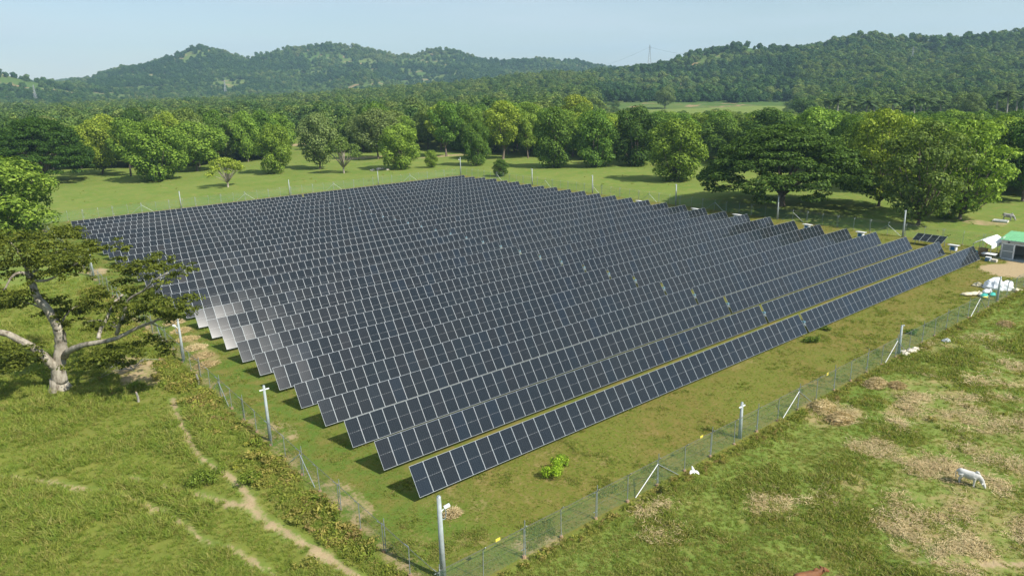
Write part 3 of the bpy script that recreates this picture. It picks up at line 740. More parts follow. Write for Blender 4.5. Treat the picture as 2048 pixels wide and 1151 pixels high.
# ================================================================== THE SOLAR ARRAY
PW, CH, TILT, PITCH, AXH = 1.154, 2.262, rad(56.0), 4.98, 1.30
gw = PW - .018; fw_ = .019; th_ = .035
def panel_mesh():
    hx_, hy_ = gw / 2, CH / 2; V = []; Fc = []; mi = []; uv = []
    o = [(-hx_, -hy_), (hx_, -hy_), (hx_, hy_), (-hx_, hy_)]; i_ = [(-hx_ + fw_, -hy_ + fw_), (hx_ - fw_, -hy_ + fw_), (hx_ - fw_, hy_ - fw_), (-hx_ + fw_, hy_ - fw_)]
    V += [(x, y, 0) for x, y in o] + [(x, y, 0) for x, y in i_] + [(x, y, -.004) for x, y in i_] + [(x, y, -th_) for x, y in o]
    for k in range(4):
        k2 = (k + 1) % 4; Fc += [(k, k2, 4 + k2, 4 + k), (4 + k, 4 + k2, 8 + k2, 8 + k), (k2, k, 12 + k, 12 + k2)]; mi += [0, 0, 0]
    Fc += [(8, 9, 10, 11), (15, 14, 13, 12)]; mi += [1, 2]
    for f in Fc:
        for v in f: uv.append(((V[v][0] + hx_ - fw_) / (2 * hx_ - 2 * fw_), (V[v][1] + hy_ - fw_) / (2 * hy_ - 2 * fw_)))
    return mesh('solar_panel', V, Fc, [M['frame'], M['cell'], M['panelback']], mi, uv=uv)
pm = panel_mesh()
NLEFT, NRIGHT = 44, 43; MID0 = NLEFT * PW; GAP = .42; LEN = MID0 + GAP + NRIGHT * PW
mb = MB(); mb.tube([(.06, 0, 0), (LEN - .06, 0, 0)], .07, 8); tube_me = mb.mesh('torque_tube', M['galv'])
mb = MB(); mb.box((0, 0, -AXH / 2 - .1), (.11, .09, AXH + .05)); mb.box((0, 0, -.02), (.2, .16, .2)); post_me = mb.mesh('post', M['galv'])
mb = MB(); mb.box((0, 0, -.12), (.3, .34, .34)); mb.tube([(0, -.3, -.14), (0, .3, -.14)], .1, 8); drive_me = mb.mesh('drive_unit', M['galv'])
mb = MB(); mb.box((0, 0, 0), (.22, .2, .16)); mb.tube([(0, .1, 0), (0, .32, 0)], .06, 8); motor_me = mb.mesh('motor', M['bluebox'])
mb = MB(); mb.tube([(0, -CH / 2 + .15, 0), (0, CH / 2 - .15, 0)], .03, 6); rail_me = mb.mesh('rail', M['galv'])
ORD = 'first second third fourth fifth sixth seventh eighth ninth tenth eleventh twelfth thirteenth fourteenth fifteenth sixteenth seventeenth eighteenth nineteenth twentieth'.split()
ORD += ['twenty-' + o for o in ORD[:8]]
# measured small height differences of the row ends (left, right)
DZL = {1: .07, 2: .05, 3: -.06, 4: -.05, 5: -.13, 6: 0, 7: -.04, 8: -.08, 9: -.03, 10: -.02}
DZR = {1: -.1, 2: -.2, 3: -.13, 4: -.02, 5: -.1, 6: -.05, 7: -.03, 8: .05, 9: .02, 10: -.06, 11: .05, 12: .1, 13: .08, 14: .1, 15: .09, 16: .09, 17: .06, 18: .16, 19: .06, 20: .14, 21: .02, 22: .08, 23: .25, 24: .08, 25: .2, 26: .06, 27: -.12, 28: -.1}
rt = np.random.default_rng(12)
for k in range(1, 29):
    y = (k - 1) * PITCH; zl, zr = DZL.get(k, 0), DZR.get(k, 0)
    e_ = empty('solar_tracker', (0, y, 0)); e_.rotation_euler = (0, -math.atan((zr - zl) / LEN), 0)
    tag(e_, 'long row of tilted dark solar panels, %s row counted from the front fence' % ORD[k - 1] if k < 28 else 'long row of tilted dark solar panels, last and farthest row', 'solar panels', 'rows of solar panels')
    z0 = AXH + zl; tl = TILT + rad(rt.normal() * .8); tw = rt.normal() * .5
    obj('torque_tube', tube_me, e_, (0, 0, z0))
    for q in range(NLEFT + NRIGHT):
        x = (q + .5) * PW if q < NLEFT else MID0 + GAP + (q - NLEFT + .5) * PW
        tt = tl + rad(tw * (x / LEN - .5) * 2 + rt.normal() * .22 + (.25 if q >= NLEFT else 0) * rt.normal())
        o = obj('solar_panel', pm, e_, (x, -math.sin(tt) * .11, z0 + math.cos(tt) * .11), (tt, rad(rt.normal() * .12), 0))
    for q in range(14):
        x = .9 + q * (LEN - 1.8) / 13
        if abs(x - MID0 - GAP / 2) < .8: x += 1.2
        obj('post', post_me, e_, (x, 0, z0))
    du = obj('drive_unit', drive_me, e_, (MID0 + GAP / 2, 0, z0)); obj('motor', motor_me, du, (0, -.12, .2))
    dp = obj('post', post_me, e_, (MID0 + GAP / 2, 0, z0 - .2))

# small separate table of four panels by the shed, sloping the other way
e_ = empty('panel_table', (106.6, 9.0, 0)); tag(e_, 'small table of four dark solar panels near the right fence', 'solar panels')
for q in range(4):
    obj('solar_panel', pm, e_, (0, (q - 1.5) * PW * 1.02 + .1, 1.25), (rad(-22), 0, rad(90)))
mb = MB()
for sx_ in (-.8, .8):
    for sy_ in (-2., 2.): mb.tube([(sx_, sy_, 0), (sx_, sy_, 1.18 + sx_ * .4)], .05, 6)
obj('frame', mb.mesh('frame', M['galv']), e_)

# inverter cabinets at the right-hand row ends
def cabinet(x, y, lab):
    e_ = empty('inverter_cabinet', (x, y, 0)); tag(e_, lab, 'cabinet', 'inverter cabinets')
    mb = MB(); mb.box((0, 0, .98), (.7, .95, .8)); obj('body', mb.mesh('body', M['white']), e_)
    mb = MB(); mb.box((-.02, 0, 1.45), (1.25, 1.5, .06), ry=rad(6)); obj('canopy', mb.mesh('canopy', M['white']), e_)
    mb = MB(); mb.box((-.36, 0, .95), (.02, .6, .55)); obj('door', mb.mesh('door', M['blue']), e_)
    for sy_ in (-.42, .42):
        mb = MB(); mb.tube([(.25, sy_, 0), (.25, sy_, 1.42)], .035, 6); obj('leg', mb.mesh('leg', M['galv']), e_)
for y, k in ((4.3, 'second'), (19.2, 'fifth'), (29.2, 'seventh'), (44.3, 'tenth'), (54.5, 'twelfth'), (70., 'fifteenth')):
    cabinet(102.9, y - .3, 'white inverter cabinet with flat canopy at the right end of the %s panel row' % k)

# ================================================================== FENCES
mb = MB(); mb.tube([(0, 0, -.1), (0, 0, 2.0), (0, -.26, 2.32)], .027, 6); fpost = mb.mesh('post', M['galv'])
mb = MB(); mb.tube([(0, 0, -.1), (0, 0, 2.42)], .027, 6)
for z in (.5, 1.95): mb.tube([(0, 0, z), (-.34, 0, z)], .022, 5)
fdbl = mb.mesh('second_post', M['galv'])
mb = MB(); mb.tube([(0, 0, -.05), (0, 0, .12)], [.16, .12], 7); ffoot = mb.mesh('footing', M['wood'])
def panel_plane(w_, h=2.0):
    return mesh('mesh_panel', [(0, 0, .03), (w_, 0, .03), (w_, 0, h), (0, 0, h)], [(0, 1, 2, 3)], M['mesh'], uv=[(0, 0), (w_, 0), (w_, h), (0, h)])
def fence(p0, p1, step, label, braces):
    """local x along the run, local -y outwards"""
    L_ = math.hypot(p1[0] - p0[0], p1[1] - p0[1]); n = round(L_ / step); st = L_ / n
    e_ = empty('wire_fence', (p0[0], p0[1], 0), math.atan2(p1[1] - p0[1], p1[0] - p0[0])); tag(e_, label, 'fence')
    pp = panel_plane(st)
    for k in range(n + 1):
        x = k * st; jz = random.uniform(-.05, .04)
        p = obj('post', fpost, e_, (x, 0, jz), (random.gauss(0, .012), random.gauss(0, .012), 0)); obj('footing', ffoot, p)
        if k % 2 == 0: obj('second_post', fdbl, e_, (x + .17, .05, jz), (random.gauss(0, .01), random.gauss(0, .01), 0))
        if k < n: obj('mesh_panel', pp, e_, (x, .03, 0))
        if k in braces:
            for s_ in (-1, 1):
                mb = MB(); mb.tube([(0, -.03, 1.75), (s_ * 2.35, -.05, 0)], .03, 6); obj('brace', mb.mesh('brace', M['white'] if s_ < 0 else M['galv']), e_, (x, 0, 0))
    for z, yy in ((2.08, -.06), (2.19, -.15), (2.3, -.24)):
        mb = MB(); mb.tube([(k * st, yy, z - (.02 if k % 2 else 0)) for k in range(n + 1)], .007, 3, False); obj('barbed_wire', mb.mesh('barbed_wire', M['wire']), e_)
    mb = MB(); mb.tube([(0, .02, 1.0), (L_, .02, 1.0)], .006, 3, False); obj('tension_wire', mb.mesh('tension_wire', M['wire']), e_)
    return e_
fence((FX0, FY0), (FX1, FY0), 3.15, 'green chain link fence with steel posts along the front of the plot', (6, 12, 18, 25, 31))
fence((FX0, FY1), (FX0, FY0), 3.1, 'green chain link fence beside the tall weeds on the left', (5, 12, 19, 26, 33, 40, 46))
fence((FX1, FY0), (FX1, FY1), 3.1, 'green chain link fence along the right side before the shady trees', (3, 9, 15, 21, 27, 33, 39, 46))
fence((FX1, FY1), (FX0, FY1), 3.1, 'chain link fence along the far side below the meadow', (6, 14, 22, 30))

# warning plates wired to the front fence
for k, (px, py, lab) in enumerate(((995.7, 1078.6, 'nearest the corner camera pole'), (1403, 873, 'left of the short pole with crossarm'), (1655, 747, 'between the two short front poles'))):
    d = ray(px, py); q = CAM + d * ((FY0 - .03 - CAM[1]) / d[1])
    e_ = empty('warning_sign', (q[0], FY0 - .04, q[2])); tag(e_, 'small yellow warning plate wired to the front fence, ' + lab, 'sign', 'warning plates')
    mb = MB(); mb.box((0, 0, 0), (.34, .012, .24)); obj('plate', mb.mesh('plate', M['yellow']), e_)
    mb = MB(); mb.tube([(-.13, .02, .12), (-.13, .02, .22)], .008, 4); mb.tube([(.13, .02, .12), (.13, .02, .22)], .008, 4); obj('tie', mb.mesh('tie', M['wire']), e_)

# ================================================================== POLES
def pole(x, y, H_, lab, head='camera', r0=.16, r1=.105, mat='concrete', face=0.):
    e_ = empty('camera_pole' if head else 'fence_pole', (x, y, 0), face); tag(e_, lab, 'pole', 'poles round the plot')
    mb = MB(); mb.tube([(0, 0, -.2), (0, 0, H_)], [r0, r1], 12); obj('shaft', mb.mesh('shaft', M[mat], True), e_)
    mb = MB(); mb.tube([(0, 0, H_), (0, 0, H_ + .05)], [r1 * 1.06, r1 * .7], 12); obj('cap', mb.mesh('cap', M['galv']), e_)
    if head == 'camera':
        c = mb = MB(); mb.tube([(r1, 0, H_ - .95), (.34, 0, H_ - .78)], .035, 6); mb.tube([(r1 * .6, 0, H_ - .95), (r1 * .6 + .06, 0, H_ - .95)], .09, 8)
        ar = obj('arm', mb.mesh('arm', M['white']), e_)
        mb = MB(); mb.box((.45, 0, H_ - .7), (.36, .16, .15), ry=rad(-22)); obj('camera_housing', mb.mesh('camera_housing', M['white']), ar)
        mb = MB(); mb.tube(catmull([(.35, .02, H_ - .85), (.36, .02, H_ - 1.2), (.3, .02, H_ - 1.5), (.13, .02, H_ - 1.55)], 4), .03, 6); obj('conduit', mb.mesh('conduit', M['galv']), e_)
    if head == 'cross':
        mb = MB(); mb.box((0, -.02, H_ - .32), (.8, .07, .08)); obj('crossarm', mb.mesh('crossarm', M['white']), e_)
    if head == 'lamp':
        mb = MB(); mb.tube([(0, 0, H_ - .15), (.32, 0, H_ - .05)], .03, 6); ar = obj('arm', mb.mesh('arm', M['galv']), e_)
        mb = MB(); mb.box((.38, 0, H_ - .05), (.22, .16, .08)); obj('sensor', mb.mesh('sensor', M['louvre']), ar)
    return e_
pole(-3.2, -8.35, 5.45, 'tall grey pole with white camera at the nearest fence corner', 'camera', .19, .125, face=-.4)
pole(24.7, -9.7, 3.1, 'short grey pole with white crossarm on the front fence', 'cross')
pole(52.7, -9.8, 3.05, 'short grey pole with dark sensor arm on the front fence near white rubble', 'lamp')
pole(80.1, -9.8, 3.1, 'short grey pole on the front fence before the white tarpaulin heap', None)
pole(-4.3, 15.6, 4.9, 'tall pale pole on the left fence beside the weeds, nearest of that side', 'cross', .15, .1)
pole(-4.35, 39.9, 4.7, 'pale pole on the left fence beside the straw strip', 'camera', .15, .1, face=2.5)
pole(-4.35, 88.8, 4.4, 'pale pole on the left fence behind the big sparse tree', None, .15, .1)
RN = ['nearest the shed', 'before the huge umbrella-shaped tree', 'third from the shed', 'fourth from the shed', 'fifth from the shed']
for (y, hh), nm in zip(((15., 4.75), (39.6, 4.9), (65.3, 4.8), (92., 4.7), (115.7, 4.6)), RN): pole(110.4, y, hh, 'tall pale pole on the right fence, ' + nm, 'lamp', .17, .12, face=3.1)
pole(110.4, 150.4, 5.6, 'tall white pole with camera at the far fence corner', 'camera', .15, .1, face=2.4)
pole(26., 150.5, 4.2, 'pale pole on the far fence above the left end of the last panel row', None, .15, .1)
pole(54., 150.5, 4.2, 'pale pole on the far fence above the middle of the last panel row', None, .15, .1)
pole(81., 150.5, 4.0, 'pale pole on the far fence above the right half of the last panel row', None, .13, .09)

# ================================================================== THE BIG SPARSE TREE ON THE LEFT
def tp(px, py, off=0.):
    """point on the upright plane through the tree's foot that faces the camera's heading, pushed back by off metres"""
    b_ = gp(120, 778); n_ = np.array([math.sin(YAW), math.cos(YAW), 0]); d = ray(px, py)
    return CAM + d * (((b_ - CAM) @ n_ + off) / (d @ n_))
foot = gp(120, 778); FT = np.array([foot[0], foot[1], gz(foot[0], foot[1])])
T_ = empty('acacia_tree', FT); tag(T_, 'big sparse spreading tree with pale forked trunk beside the left fence', 'tree')
def loc(P): return [np.asarray(p) - FT for p in P]
mb = MB()
def limb(P, r0, r1, n=9):
    C_ = catmull(loc(P), 5); k = len(C_); mb.tube([c + np.append(rng.normal(size=2) * .04, 0) for c in C_], [r0 + (r1 - r0) * (i / (k - 1)) ** .8 for i in range(k)], n)
mb.tube([(0, 0, -.5), (0, 0, .02), (.02, .02, .5), (-.02, 0, 1.2)], [1.5, 1.15, .84, .7], 14)
limb([tp(120, 762), tp(117, 735), tp(122, 705, .3), tp(122, 680, .3), tp(116, 655, 0)], .72, .46, 12)
limb([tp(116, 657), tp(108, 640, -.2), tp(90, 612, -.3), tp(76, 598, -.2), tp(66, 572, .3), tp(62, 556, .5)], .46, .3)
limb([tp(114, 733), tp(98, 722, -.6), tp(78, 703, -1.), tp(45, 682, -1.4), (tp(15, 668, -1.8)), tp(-40, 655, -2.4)], .5, .26)
limb([tp(128, 712), tp(140, 700, -.8), tp(165, 690, -1.6), tp(190, 685, -2.), tp(230, 677, -2.2), tp(265, 660, -2.4), tp(300, 645, -2.6), tp(335, 632, -2.6)], .36, .1)
mainmb = mb
limb([tp(197, 676, -2), tp(203, 655, -1.4), tp(215, 632, -.8), tp(230, 605, -.2), tp(245, 588, .4)], .2, .1, 7)
limb([tp(233, 668, -2.2), tp(246, 635, -3), tp(256, 600, -3.6), tp(285, 583, -4.2), tp(305, 572, -5)], .18, .07, 7)
limb([tp(215, 632, -.8), tp(235, 655, -.4), tp(200, 640, .5), tp(165, 645, 1.)], .09, .04, 6)
limb([tp(62, 557), tp(45, 545, -.8), tp(25, 552, -1.6), tp(8, 580, -2.2)], .2, .07, 7)
limb([tp(62, 557), tp(75, 535, .8), tp(95, 515, 1.6), tp(125, 498, 2.4)], .22, .07, 7)
limb([tp(62, 556), tp(48, 525, 1.), tp(30, 495, 2.), tp(15, 478, 3.)], .2, .06, 7)
limb([tp(66, 560), tp(95, 560, -1.2), tp(130, 540, -2.2), tp(165, 520, -3)], .16, .06, 7)
limb([tp(118, 665), tp(125, 640, 1.), tp(140, 620, 1.6), tp(160, 610, 2.)], .16, .06, 7)
limb([tp(116, 660), tp(95, 625, 2.), tp(70, 610, 3.2), tp(30, 600, 4.)], .16, .06, 7)
limb([tp(285, 583, -4.2), tp(310, 560, -5), tp(335, 545, -5.4)], .1, .05, 6)
limb([tp(300, 645, -2.6), tp(330, 655, -3), tp(355, 640, -3.2)], .07, .03, 5)
obj('trunk', mb.mesh('trunk', M['barkpale'], True), T_)
# foliage sprays: photo position of each flat spray, its half width in pixels, depth offset
SPR = [(15, 470, 62, 3), (75, 463, 60, 3.5), (130, 468, 52, 2.5), (178, 482, 40, 1), (212, 492, 30, 0), (40, 492, 60, 1), (100, 494, 58, .5), (150, 503, 45, -1), (-30, 480, 60, 2),
       (20, 520, 55, -.5), (75, 520, 50, 1.5), (120, 522, 48, -1.5), (165, 512, 40, -2.5), (-40, 530, 60, 0), (95, 540, 38, -2), (140, 540, 34, -3), (30, 545, 40, 1), (-50, 580, 55, -1),
       (8, 590, 46, -2.4), (48, 592, 40, 3.), (25, 605, 36, 1), (130, 618, 42, 1.4), (165, 612, 38, 2.), (115, 600, 34, 1.), (150, 640, 26, 1), (105, 630, 22, 0),
       (258, 522, 42, 1.5), (305, 514, 36, 1), (330, 530, 34, -1), (355, 545, 26, -3), (285, 535, 40, 0), (365, 535, 22, -4), (222, 560, 44, .5), (255, 575, 40, -1), (215, 585, 36, 1), (240, 600, 38, 0),
       (210, 610, 30, .5), (300, 598, 44, -4.6), (340, 596, 36, -5), (370, 612, 26, -5.4), (280, 620, 38, -3.4), (325, 622, 32, -4), (350, 630, 24, -4.8), (250, 632, 32, -2), (215, 645, 30, -1), (190, 650, 26, 0),
       (230, 700, 46, -3.4), (270, 695, 42, -4), (200, 705, 40, -2.6), (300, 682, 34, -4), (245, 720, 36, -3), (180, 715, 30, -1.6),
       (15, 695, 48, -3), (-30, 690, 50, -3), (45, 712, 40, -2.4), (20, 728, 40, -3.4), (70, 722, 28, -1.6), (-20, 735, 46, -4), (330, 560, 24, -5)]
lobes = []; PPs = []; NNs = []
for (px, py, hw, off) in SPR:
    c = tp(px, py, off) - FT; sc_ = hw / 17.
    for q in range(8):
        a = sc_ * rng.uniform(.24, .5); dd = rng.normal(size=3) * np.array([sc_ * .44, sc_ * .44, .2]); dd[2] -= .12 * np.hypot(dd[0], dd[1]); lobes.append((c + dd, np.array([a, a, a * .16 + .1])))
P, Nn = lobes_cloud(lobes, 17, .15, rng, .25, .7, .8)
keepm = fbm(P[:, 0] * .9 + 50, P[:, 1] * .9 + P[:, 2], 3, 77) > .33; P, Nn = P[keepm], Nn[keepm]
V, Fq = leaf_quads(P, Nn, .112, .5); cr_ = obj('crown', mesh('crown', V, Fq, M['leaf']), T_); cr_.color = (.11, .135, .02, 1)
print('acacia leaves', len(P))

# fallen branches and a stump beneath it
b_ = gp(268, 745); e_ = empty('fallen_branches', (b_[0], b_[1], gz(b_[0], b_[1]))); tag(e_, 'bare pale fallen branches lying on the soil by the left fence', 'branches')
for k in range(9):
    an = random.uniform(0, 6.28); ln = random.uniform(1.5, 4.); mb = MB()
    mb.tube(catmull([(0, 0, .15), (ln * .4 * math.cos(an), ln * .4 * math.sin(an), random.uniform(.3, 1.1)), (ln * math.cos(an + .3), ln * math.sin(an + .3), random.uniform(.1, .8))], 4), [.05, .05, .04, .04, .03, .03, .02, .02, .012], 5)
    obj('branch', mb.mesh('branch', M['barkgrey']), e_)
for (px, py, hh, lab) in ((277, 803, 1.0, 'short pale wooden stake standing in the left pasture'), (397, 768, 1.1, 'thick weathered stake beside the left fence')):
    b_ = gp(px, py); e_ = empty('wooden_stake', (b_[0], b_[1], gz(b_[0], b_[1]))); tag(e_, lab, 'stake')
    mb = MB(); mb.tube([(0, 0, -.2), (.02, 0, hh * .5), (-.06, .03, hh)], [.12, .1, .085], 8); obj('stem', mb.mesh('stem', M['barkgrey']), e_)
    mb = MB(); mb.tube([(-.06, .03, hh), (-.06, .03, hh + .04)], [.085, .05], 8); obj('cut_top', mb.mesh('cut_top', M['wood']), e_)

# ================================================================== SHED, TENT AND THINGS AROUND THEM
S_ = empty('shed', (104.9, -4.6, 0)); tag(S_, 'small cream shed with green metal roof and open door', 'shed')
def part(name, mat, parent=S_, fn=None):
    mb = MB(); fn(mb); return obj(name, mb.mesh(name, M[mat]), parent)
# local: front wall at x=0 facing -x, from y=2.7 (left in view) to y=-3.5
def wallf(mb):
    mb.box((.06, 2.64, 1.45), (.12, .12, 2.9)); mb.box((.06, -2.4, 1.45), (.12, 2.2, 2.9)); mb.box((.06, .63, 2.62), (.12, 3.9, .56))
    mb.box((2.1, 2.64, 1.6), (3.96, .12, 3.2)); mb.box((2.1, -3.44, 1.6), (3.96, .12, 3.2)); mb.box((4.1, -.4, 1.6), (.12, 6.2, 3.2))
part('wall', 'cream', S_, wallf)
rf = part('roof', 'greenroof', S_, lambda mb: mb.box((2.05, -.4, 3.28), (4.7, 6.7, .07), ry=rad(-8)))
for k in range(14): part('roof_seam', 'greenroof', rf, lambda mb: mb.box((2.05, -3.5 + k * .48, 3.33), (4.68, .05, .05), ry=rad(-8)))
part('fascia', 'louvre', S_, lambda mb: mb.box((-.28, -.4, 2.88), (.05, 6.7, .14)))
lv = part('louvre_panel', 'white', S_, lambda mb: [mb.box((-.02, y_, 1.25), (.08, .09, 2.3)) for y_ in (2.5, .95)] + [mb.box((-.02, 1.72, z_), (.08, 1.64, .09)) for z_ in (.1, 1.25, 2.36)])
for k in range(20): part('slat', 'louvre', lv, lambda mb: mb.box((.01, 1.72, .2 + k * .108), (.06, 1.46, .07), ry=rad(35)))
part('door_frame', 'white', S_, lambda mb: [mb.box((-.02, y_, 1.2), (.1, .1, 2.34)) for y_ in (.85, -1.3)] + [mb.box((-.02, -.22, 2.38), (.1, 2.2, .1))])
part('floor_slab', 'concrete', S_, lambda mb: mb.box((1.8, -.4, .02), (5.2, 6.6, .12)))
part('lamp', 'black', S_, lambda mb: (mb.box((-.06, 1.7, 2.62), (.16, .2, .16)), mb.tube([(-.02, 1.7, 2.7), (-.2, 1.7, 2.6)], .03, 6)))
e_ = empty('wooden_chair', (106.2, -5., .08)); tag(e_, 'dim wooden chair just inside the shed doorway', 'chair')
part('seat', 'wood', e_, lambda mb: mb.box((0, 0, .45), (.45, .45, .05))); part('backrest', 'wood', e_, lambda mb: mb.box((.2, 0, .75), (.05, .45, .5)))
for a, b in ((-.2, -.2), (-.2, .2), (.2, -.2), (.2, .2)): part('leg', 'wood', e_, lambda mb: mb.box((a, b, .21), (.05, .05, .42)))

e_ = empty('canopy_tent', (105.2, -.15, 0)); tag(e_, 'white gable canopy tent beside the shed', 'tent')
def tentroof(mb):
    n = 8; V = []; Fc = []
    for i in range(n + 1):
        x = -2.9 + 5.8 * i / n
        for (y_, z_) in ((1.35, 2.15), (1.3, 2.3), (.62, 2.66), (0, 2.98), (-.62, 2.64), (-1.3, 2.28), (-1.35, 1.8)): V.append((x, y_, z_ + .05 * math.sin(i * 2.1 + y_ * 3) * (1 if y_ else 0)))
    for i in range(n):
        for j in range(6): a = i * 7 + j; Fc.append((a, a + 7, a + 8, a + 1))
    b0 = len(V); V2 = [(v[0], v[1], v[2] - .015) for v in V]
    mb.add(V, [f[::-1] for f in Fc]); mb.add(V2, Fc)
part('roof_cloth', 'fabric', e_, tentroof)
for a in (-2.8, 0, 2.8):
    for b in (-1.25, 1.25): part('leg', 'galv' if a < 2 else 'red', e_, lambda mb: mb.tube([(a, b, 0), (a, b, 2.2)], .035, 6))
part('ridge_bar', 'galv', e_, lambda mb: mb.tube([(-2.85, 0, 2.9), (2.85, 0, 2.9)], .025, 6))
e_ = empty('work_table', (102.6, -1.2, 0)); tag(e_, 'white-topped table standing under the canopy tent', 'table')
part('top', 'white', e_, lambda mb: mb.box((0, 0, .95), (1.0, 1.9, .05), ry=rad(-4)))
for a in (-.4, .4):
    for b in (-.8, .8): part('leg', 'galv', e_, lambda mb: mb.tube([(a, b, 0), (a, b, .93)], .025, 5))
e_ = empty('water_cooler', (101.5, -1.5, 0)); tag(e_, 'blue cooler box with white lid by the tent table', 'cooler')
part('body', 'blue', e_, lambda mb: mb.box((0, 0, .3), (.5, .7, .56))); part('lid', 'white', e_, lambda mb: mb.box((0, 0, .62), (.54, .74, .08))); part('handle', 'white', e_, lambda mb: mb.tube([(-.28, -.2, .4), (-.33, 0, .36), (-.28, .2, .4)], .02, 5))
e_ = empty('blue_drum', (103.6, 1.0, 0)); tag(e_, 'blue plastic drum under the far side of the tent', 'drum')
part('body', 'blue', e_, lambda mb: mb.tube([(0, 0, 0), (0, 0, .1), (0, 0, .45), (0, 0, .8), (0, 0, .9)], [.27, .29, .31, .29, .25], 14)); part('lid', 'teal', e_, lambda mb: mb.tube([(0, 0, .9), (0, 0, .95)], .24, 14))
e_ = empty('timber_crate', (105.4, .6, 0)); tag(e_, 'brown timber crate under the tent', 'crate')
for k in range(5): part('slat', 'wood', e_, lambda mb: (mb.box((-.4, 0, .12 + k * .2), (.03, 1.1, .15)), mb.box((.4, 0, .12 + k * .2), (.03, 1.1, .15)), mb.box((0, -.55, .12 + k * .2), (.8, .03, .15))))
part('lid', 'wood', e_, lambda mb: mb.box((0, 0, 1.07), (.86, 1.16, .04)))
e_ = empty('motorcycle', (106.4, -1.5, 0), .3); tag(e_, 'dark motorcycle with red tank parked under the tent', 'motorcycle')
for a in (-.62, .62):
    wl = part('wheel', 'black', e_, lambda mb: mb.tube([(a + .3 * math.cos(q * .5236), 0, .3 + .3 * math.sin(q * .5236)) for q in range(13)], .05, 6, False))
    part('hub', 'galv', wl, lambda mb: mb.tube([(a, -.05, .3), (a, .05, .3)], .06, 8))
part('engine', 'black', e_, lambda mb: (mb.box((0, 0, .42), (.5, .24, .34)), mb.tube([(.62, 0, .3), (.4, 0, .95)], .04, 6), mb.tube([(-.62, 0, .3), (-.1, 0, .45)], .035, 6)))
part('tank', 'red', e_, lambda mb: mb.box((.14, 0, .78), (.44, .26, .2), ry=rad(8))); part('seat', 'black', e_, lambda mb: mb.box((-.35, 0, .76), (.62, .25, .1))); part('handlebar', 'galv', e_, lambda mb: mb.tube([(.38, -.34, 1.02), (.42, 0, .96), (.38, .34, 1.02)], .018, 5))
e_ = empty('planter_block', (101.9, -2.6, 0)); tag(e_, 'pale concrete block at the right end of the first panel row', 'block')
part('body', 'rock', e_, lambda mb: mb.box((-.2, .6, .2), (.7, 1.3, .4))); part('pipe', 'white', e_, lambda mb: mb.tube([(-.9, .7, .15), (-.55, .8, .5), (-.3, .8, .4)], .05, 6))

def lumpy(r_, c, a, seed, n=10, amp=.25, flatb=True):
    """irregular rounded lump"""
    rr = np.random.default_rng(seed); V = []; Fc = []
    ph = rr.uniform(0, 6.28, 6)
    for i in range(n + 1):
        th = math.pi * i / n
        for j in range(2 * n):
            an = math.pi * j / n; d = np.array([math.sin(th) * math.cos(an), math.sin(th) * math.sin(an), math.cos(th)])
            k = 1 + amp * (math.sin(3 * d[0] + ph[0]) * math.sin(4 * d[1] + ph[1]) + .5 * math.sin(7 * d[2] + ph[2] + 5 * d[0]) + .35 * math.sin(11 * d[1] + ph[3]))
            q = d * k * np.array(a)
            if flatb and q[2] < 0: q[2] *= .1
            V.append(np.array(c) + q)
    for i in range(n):
        for j in range(2 * n): j2 = (j + 1) % (2 * n); Fc.append((i * 2 * n + j, (i + 1) * 2 * n + j, (i + 1) * 2 * n + j2, i * 2 * n + j2))
    return V, Fc
e_ = empty('tarpaulin_heap', (86.2, -7.6, 0)); tag(e_, 'heap of material under a crumpled white tarpaulin by the front fence', 'heap')
mb = MB(); mb.add(*lumpy(rng, (0, .1, 0), (1.35, 1.3, 1.35), 3, 14, .1)); mb.add(*lumpy(rng, (.5, -1.1, 0), (1.0, .85, 1.1), 4, 12, .12)); obj('tarpaulin', mb.mesh('tarpaulin', M['tarp']), e_)
mb = MB(); mb.add(*lumpy(rng, (-.6, 1.9, 0), (.5, .8, .5), 5)); mb.add(*lumpy(rng, (.3, -2.3, 0), (.5, .7, .4), 6)); obj('loose_edge', mb.mesh('loose_edge', M['bag']), e_)
for k, (x, y, m_, lab) in enumerate(((80., -6.4, 'bag', 'cream sack at the left end of the pile near the tarpaulin'), (80.9, -6.9, 'bag', 'cream sack second from the left in the sack pile'), (81.3, -7.6, 'rock', 'grey-white sack between cream and teal sacks'),
                                   (80.8, -8.1, 'teal', 'teal sack in front of the sack pile'), (82.2, -8.5, 'teal', 'teal sack at the right end of the sack pile'), (81.9, -8., 'white', 'white sack lying on top of the pile'), (80.2, -8.4, 'yellow', 'small yellow bag in front of the teal sack'))):
    e_ = empty('sack', (x, y, .02), random.uniform(-.6, .6)); tag(e_, lab, 'sack', 'sacks piled by the front fence'); sc_ = .45 if m_ == 'yellow' else 1
    mb = MB(); mb.add(*lumpy(rng, (0, 0, .12 if k != 5 else .45), (.8 * sc_, .5 * sc_, .27 * sc_), 20 + k, 8, .12)); obj('body', mb.mesh('body', M[m_], True), e_)
    mb = MB(); mb.tube([(.66 * sc_, 0, .22 + (.3 if k == 5 else 0)), (.95 * sc_, 0, .28 + (.3 if k == 5 else 0))], [.05, .14 * sc_], 7); obj('tied_neck', mb.mesh('tied_neck', M[m_]), e_)
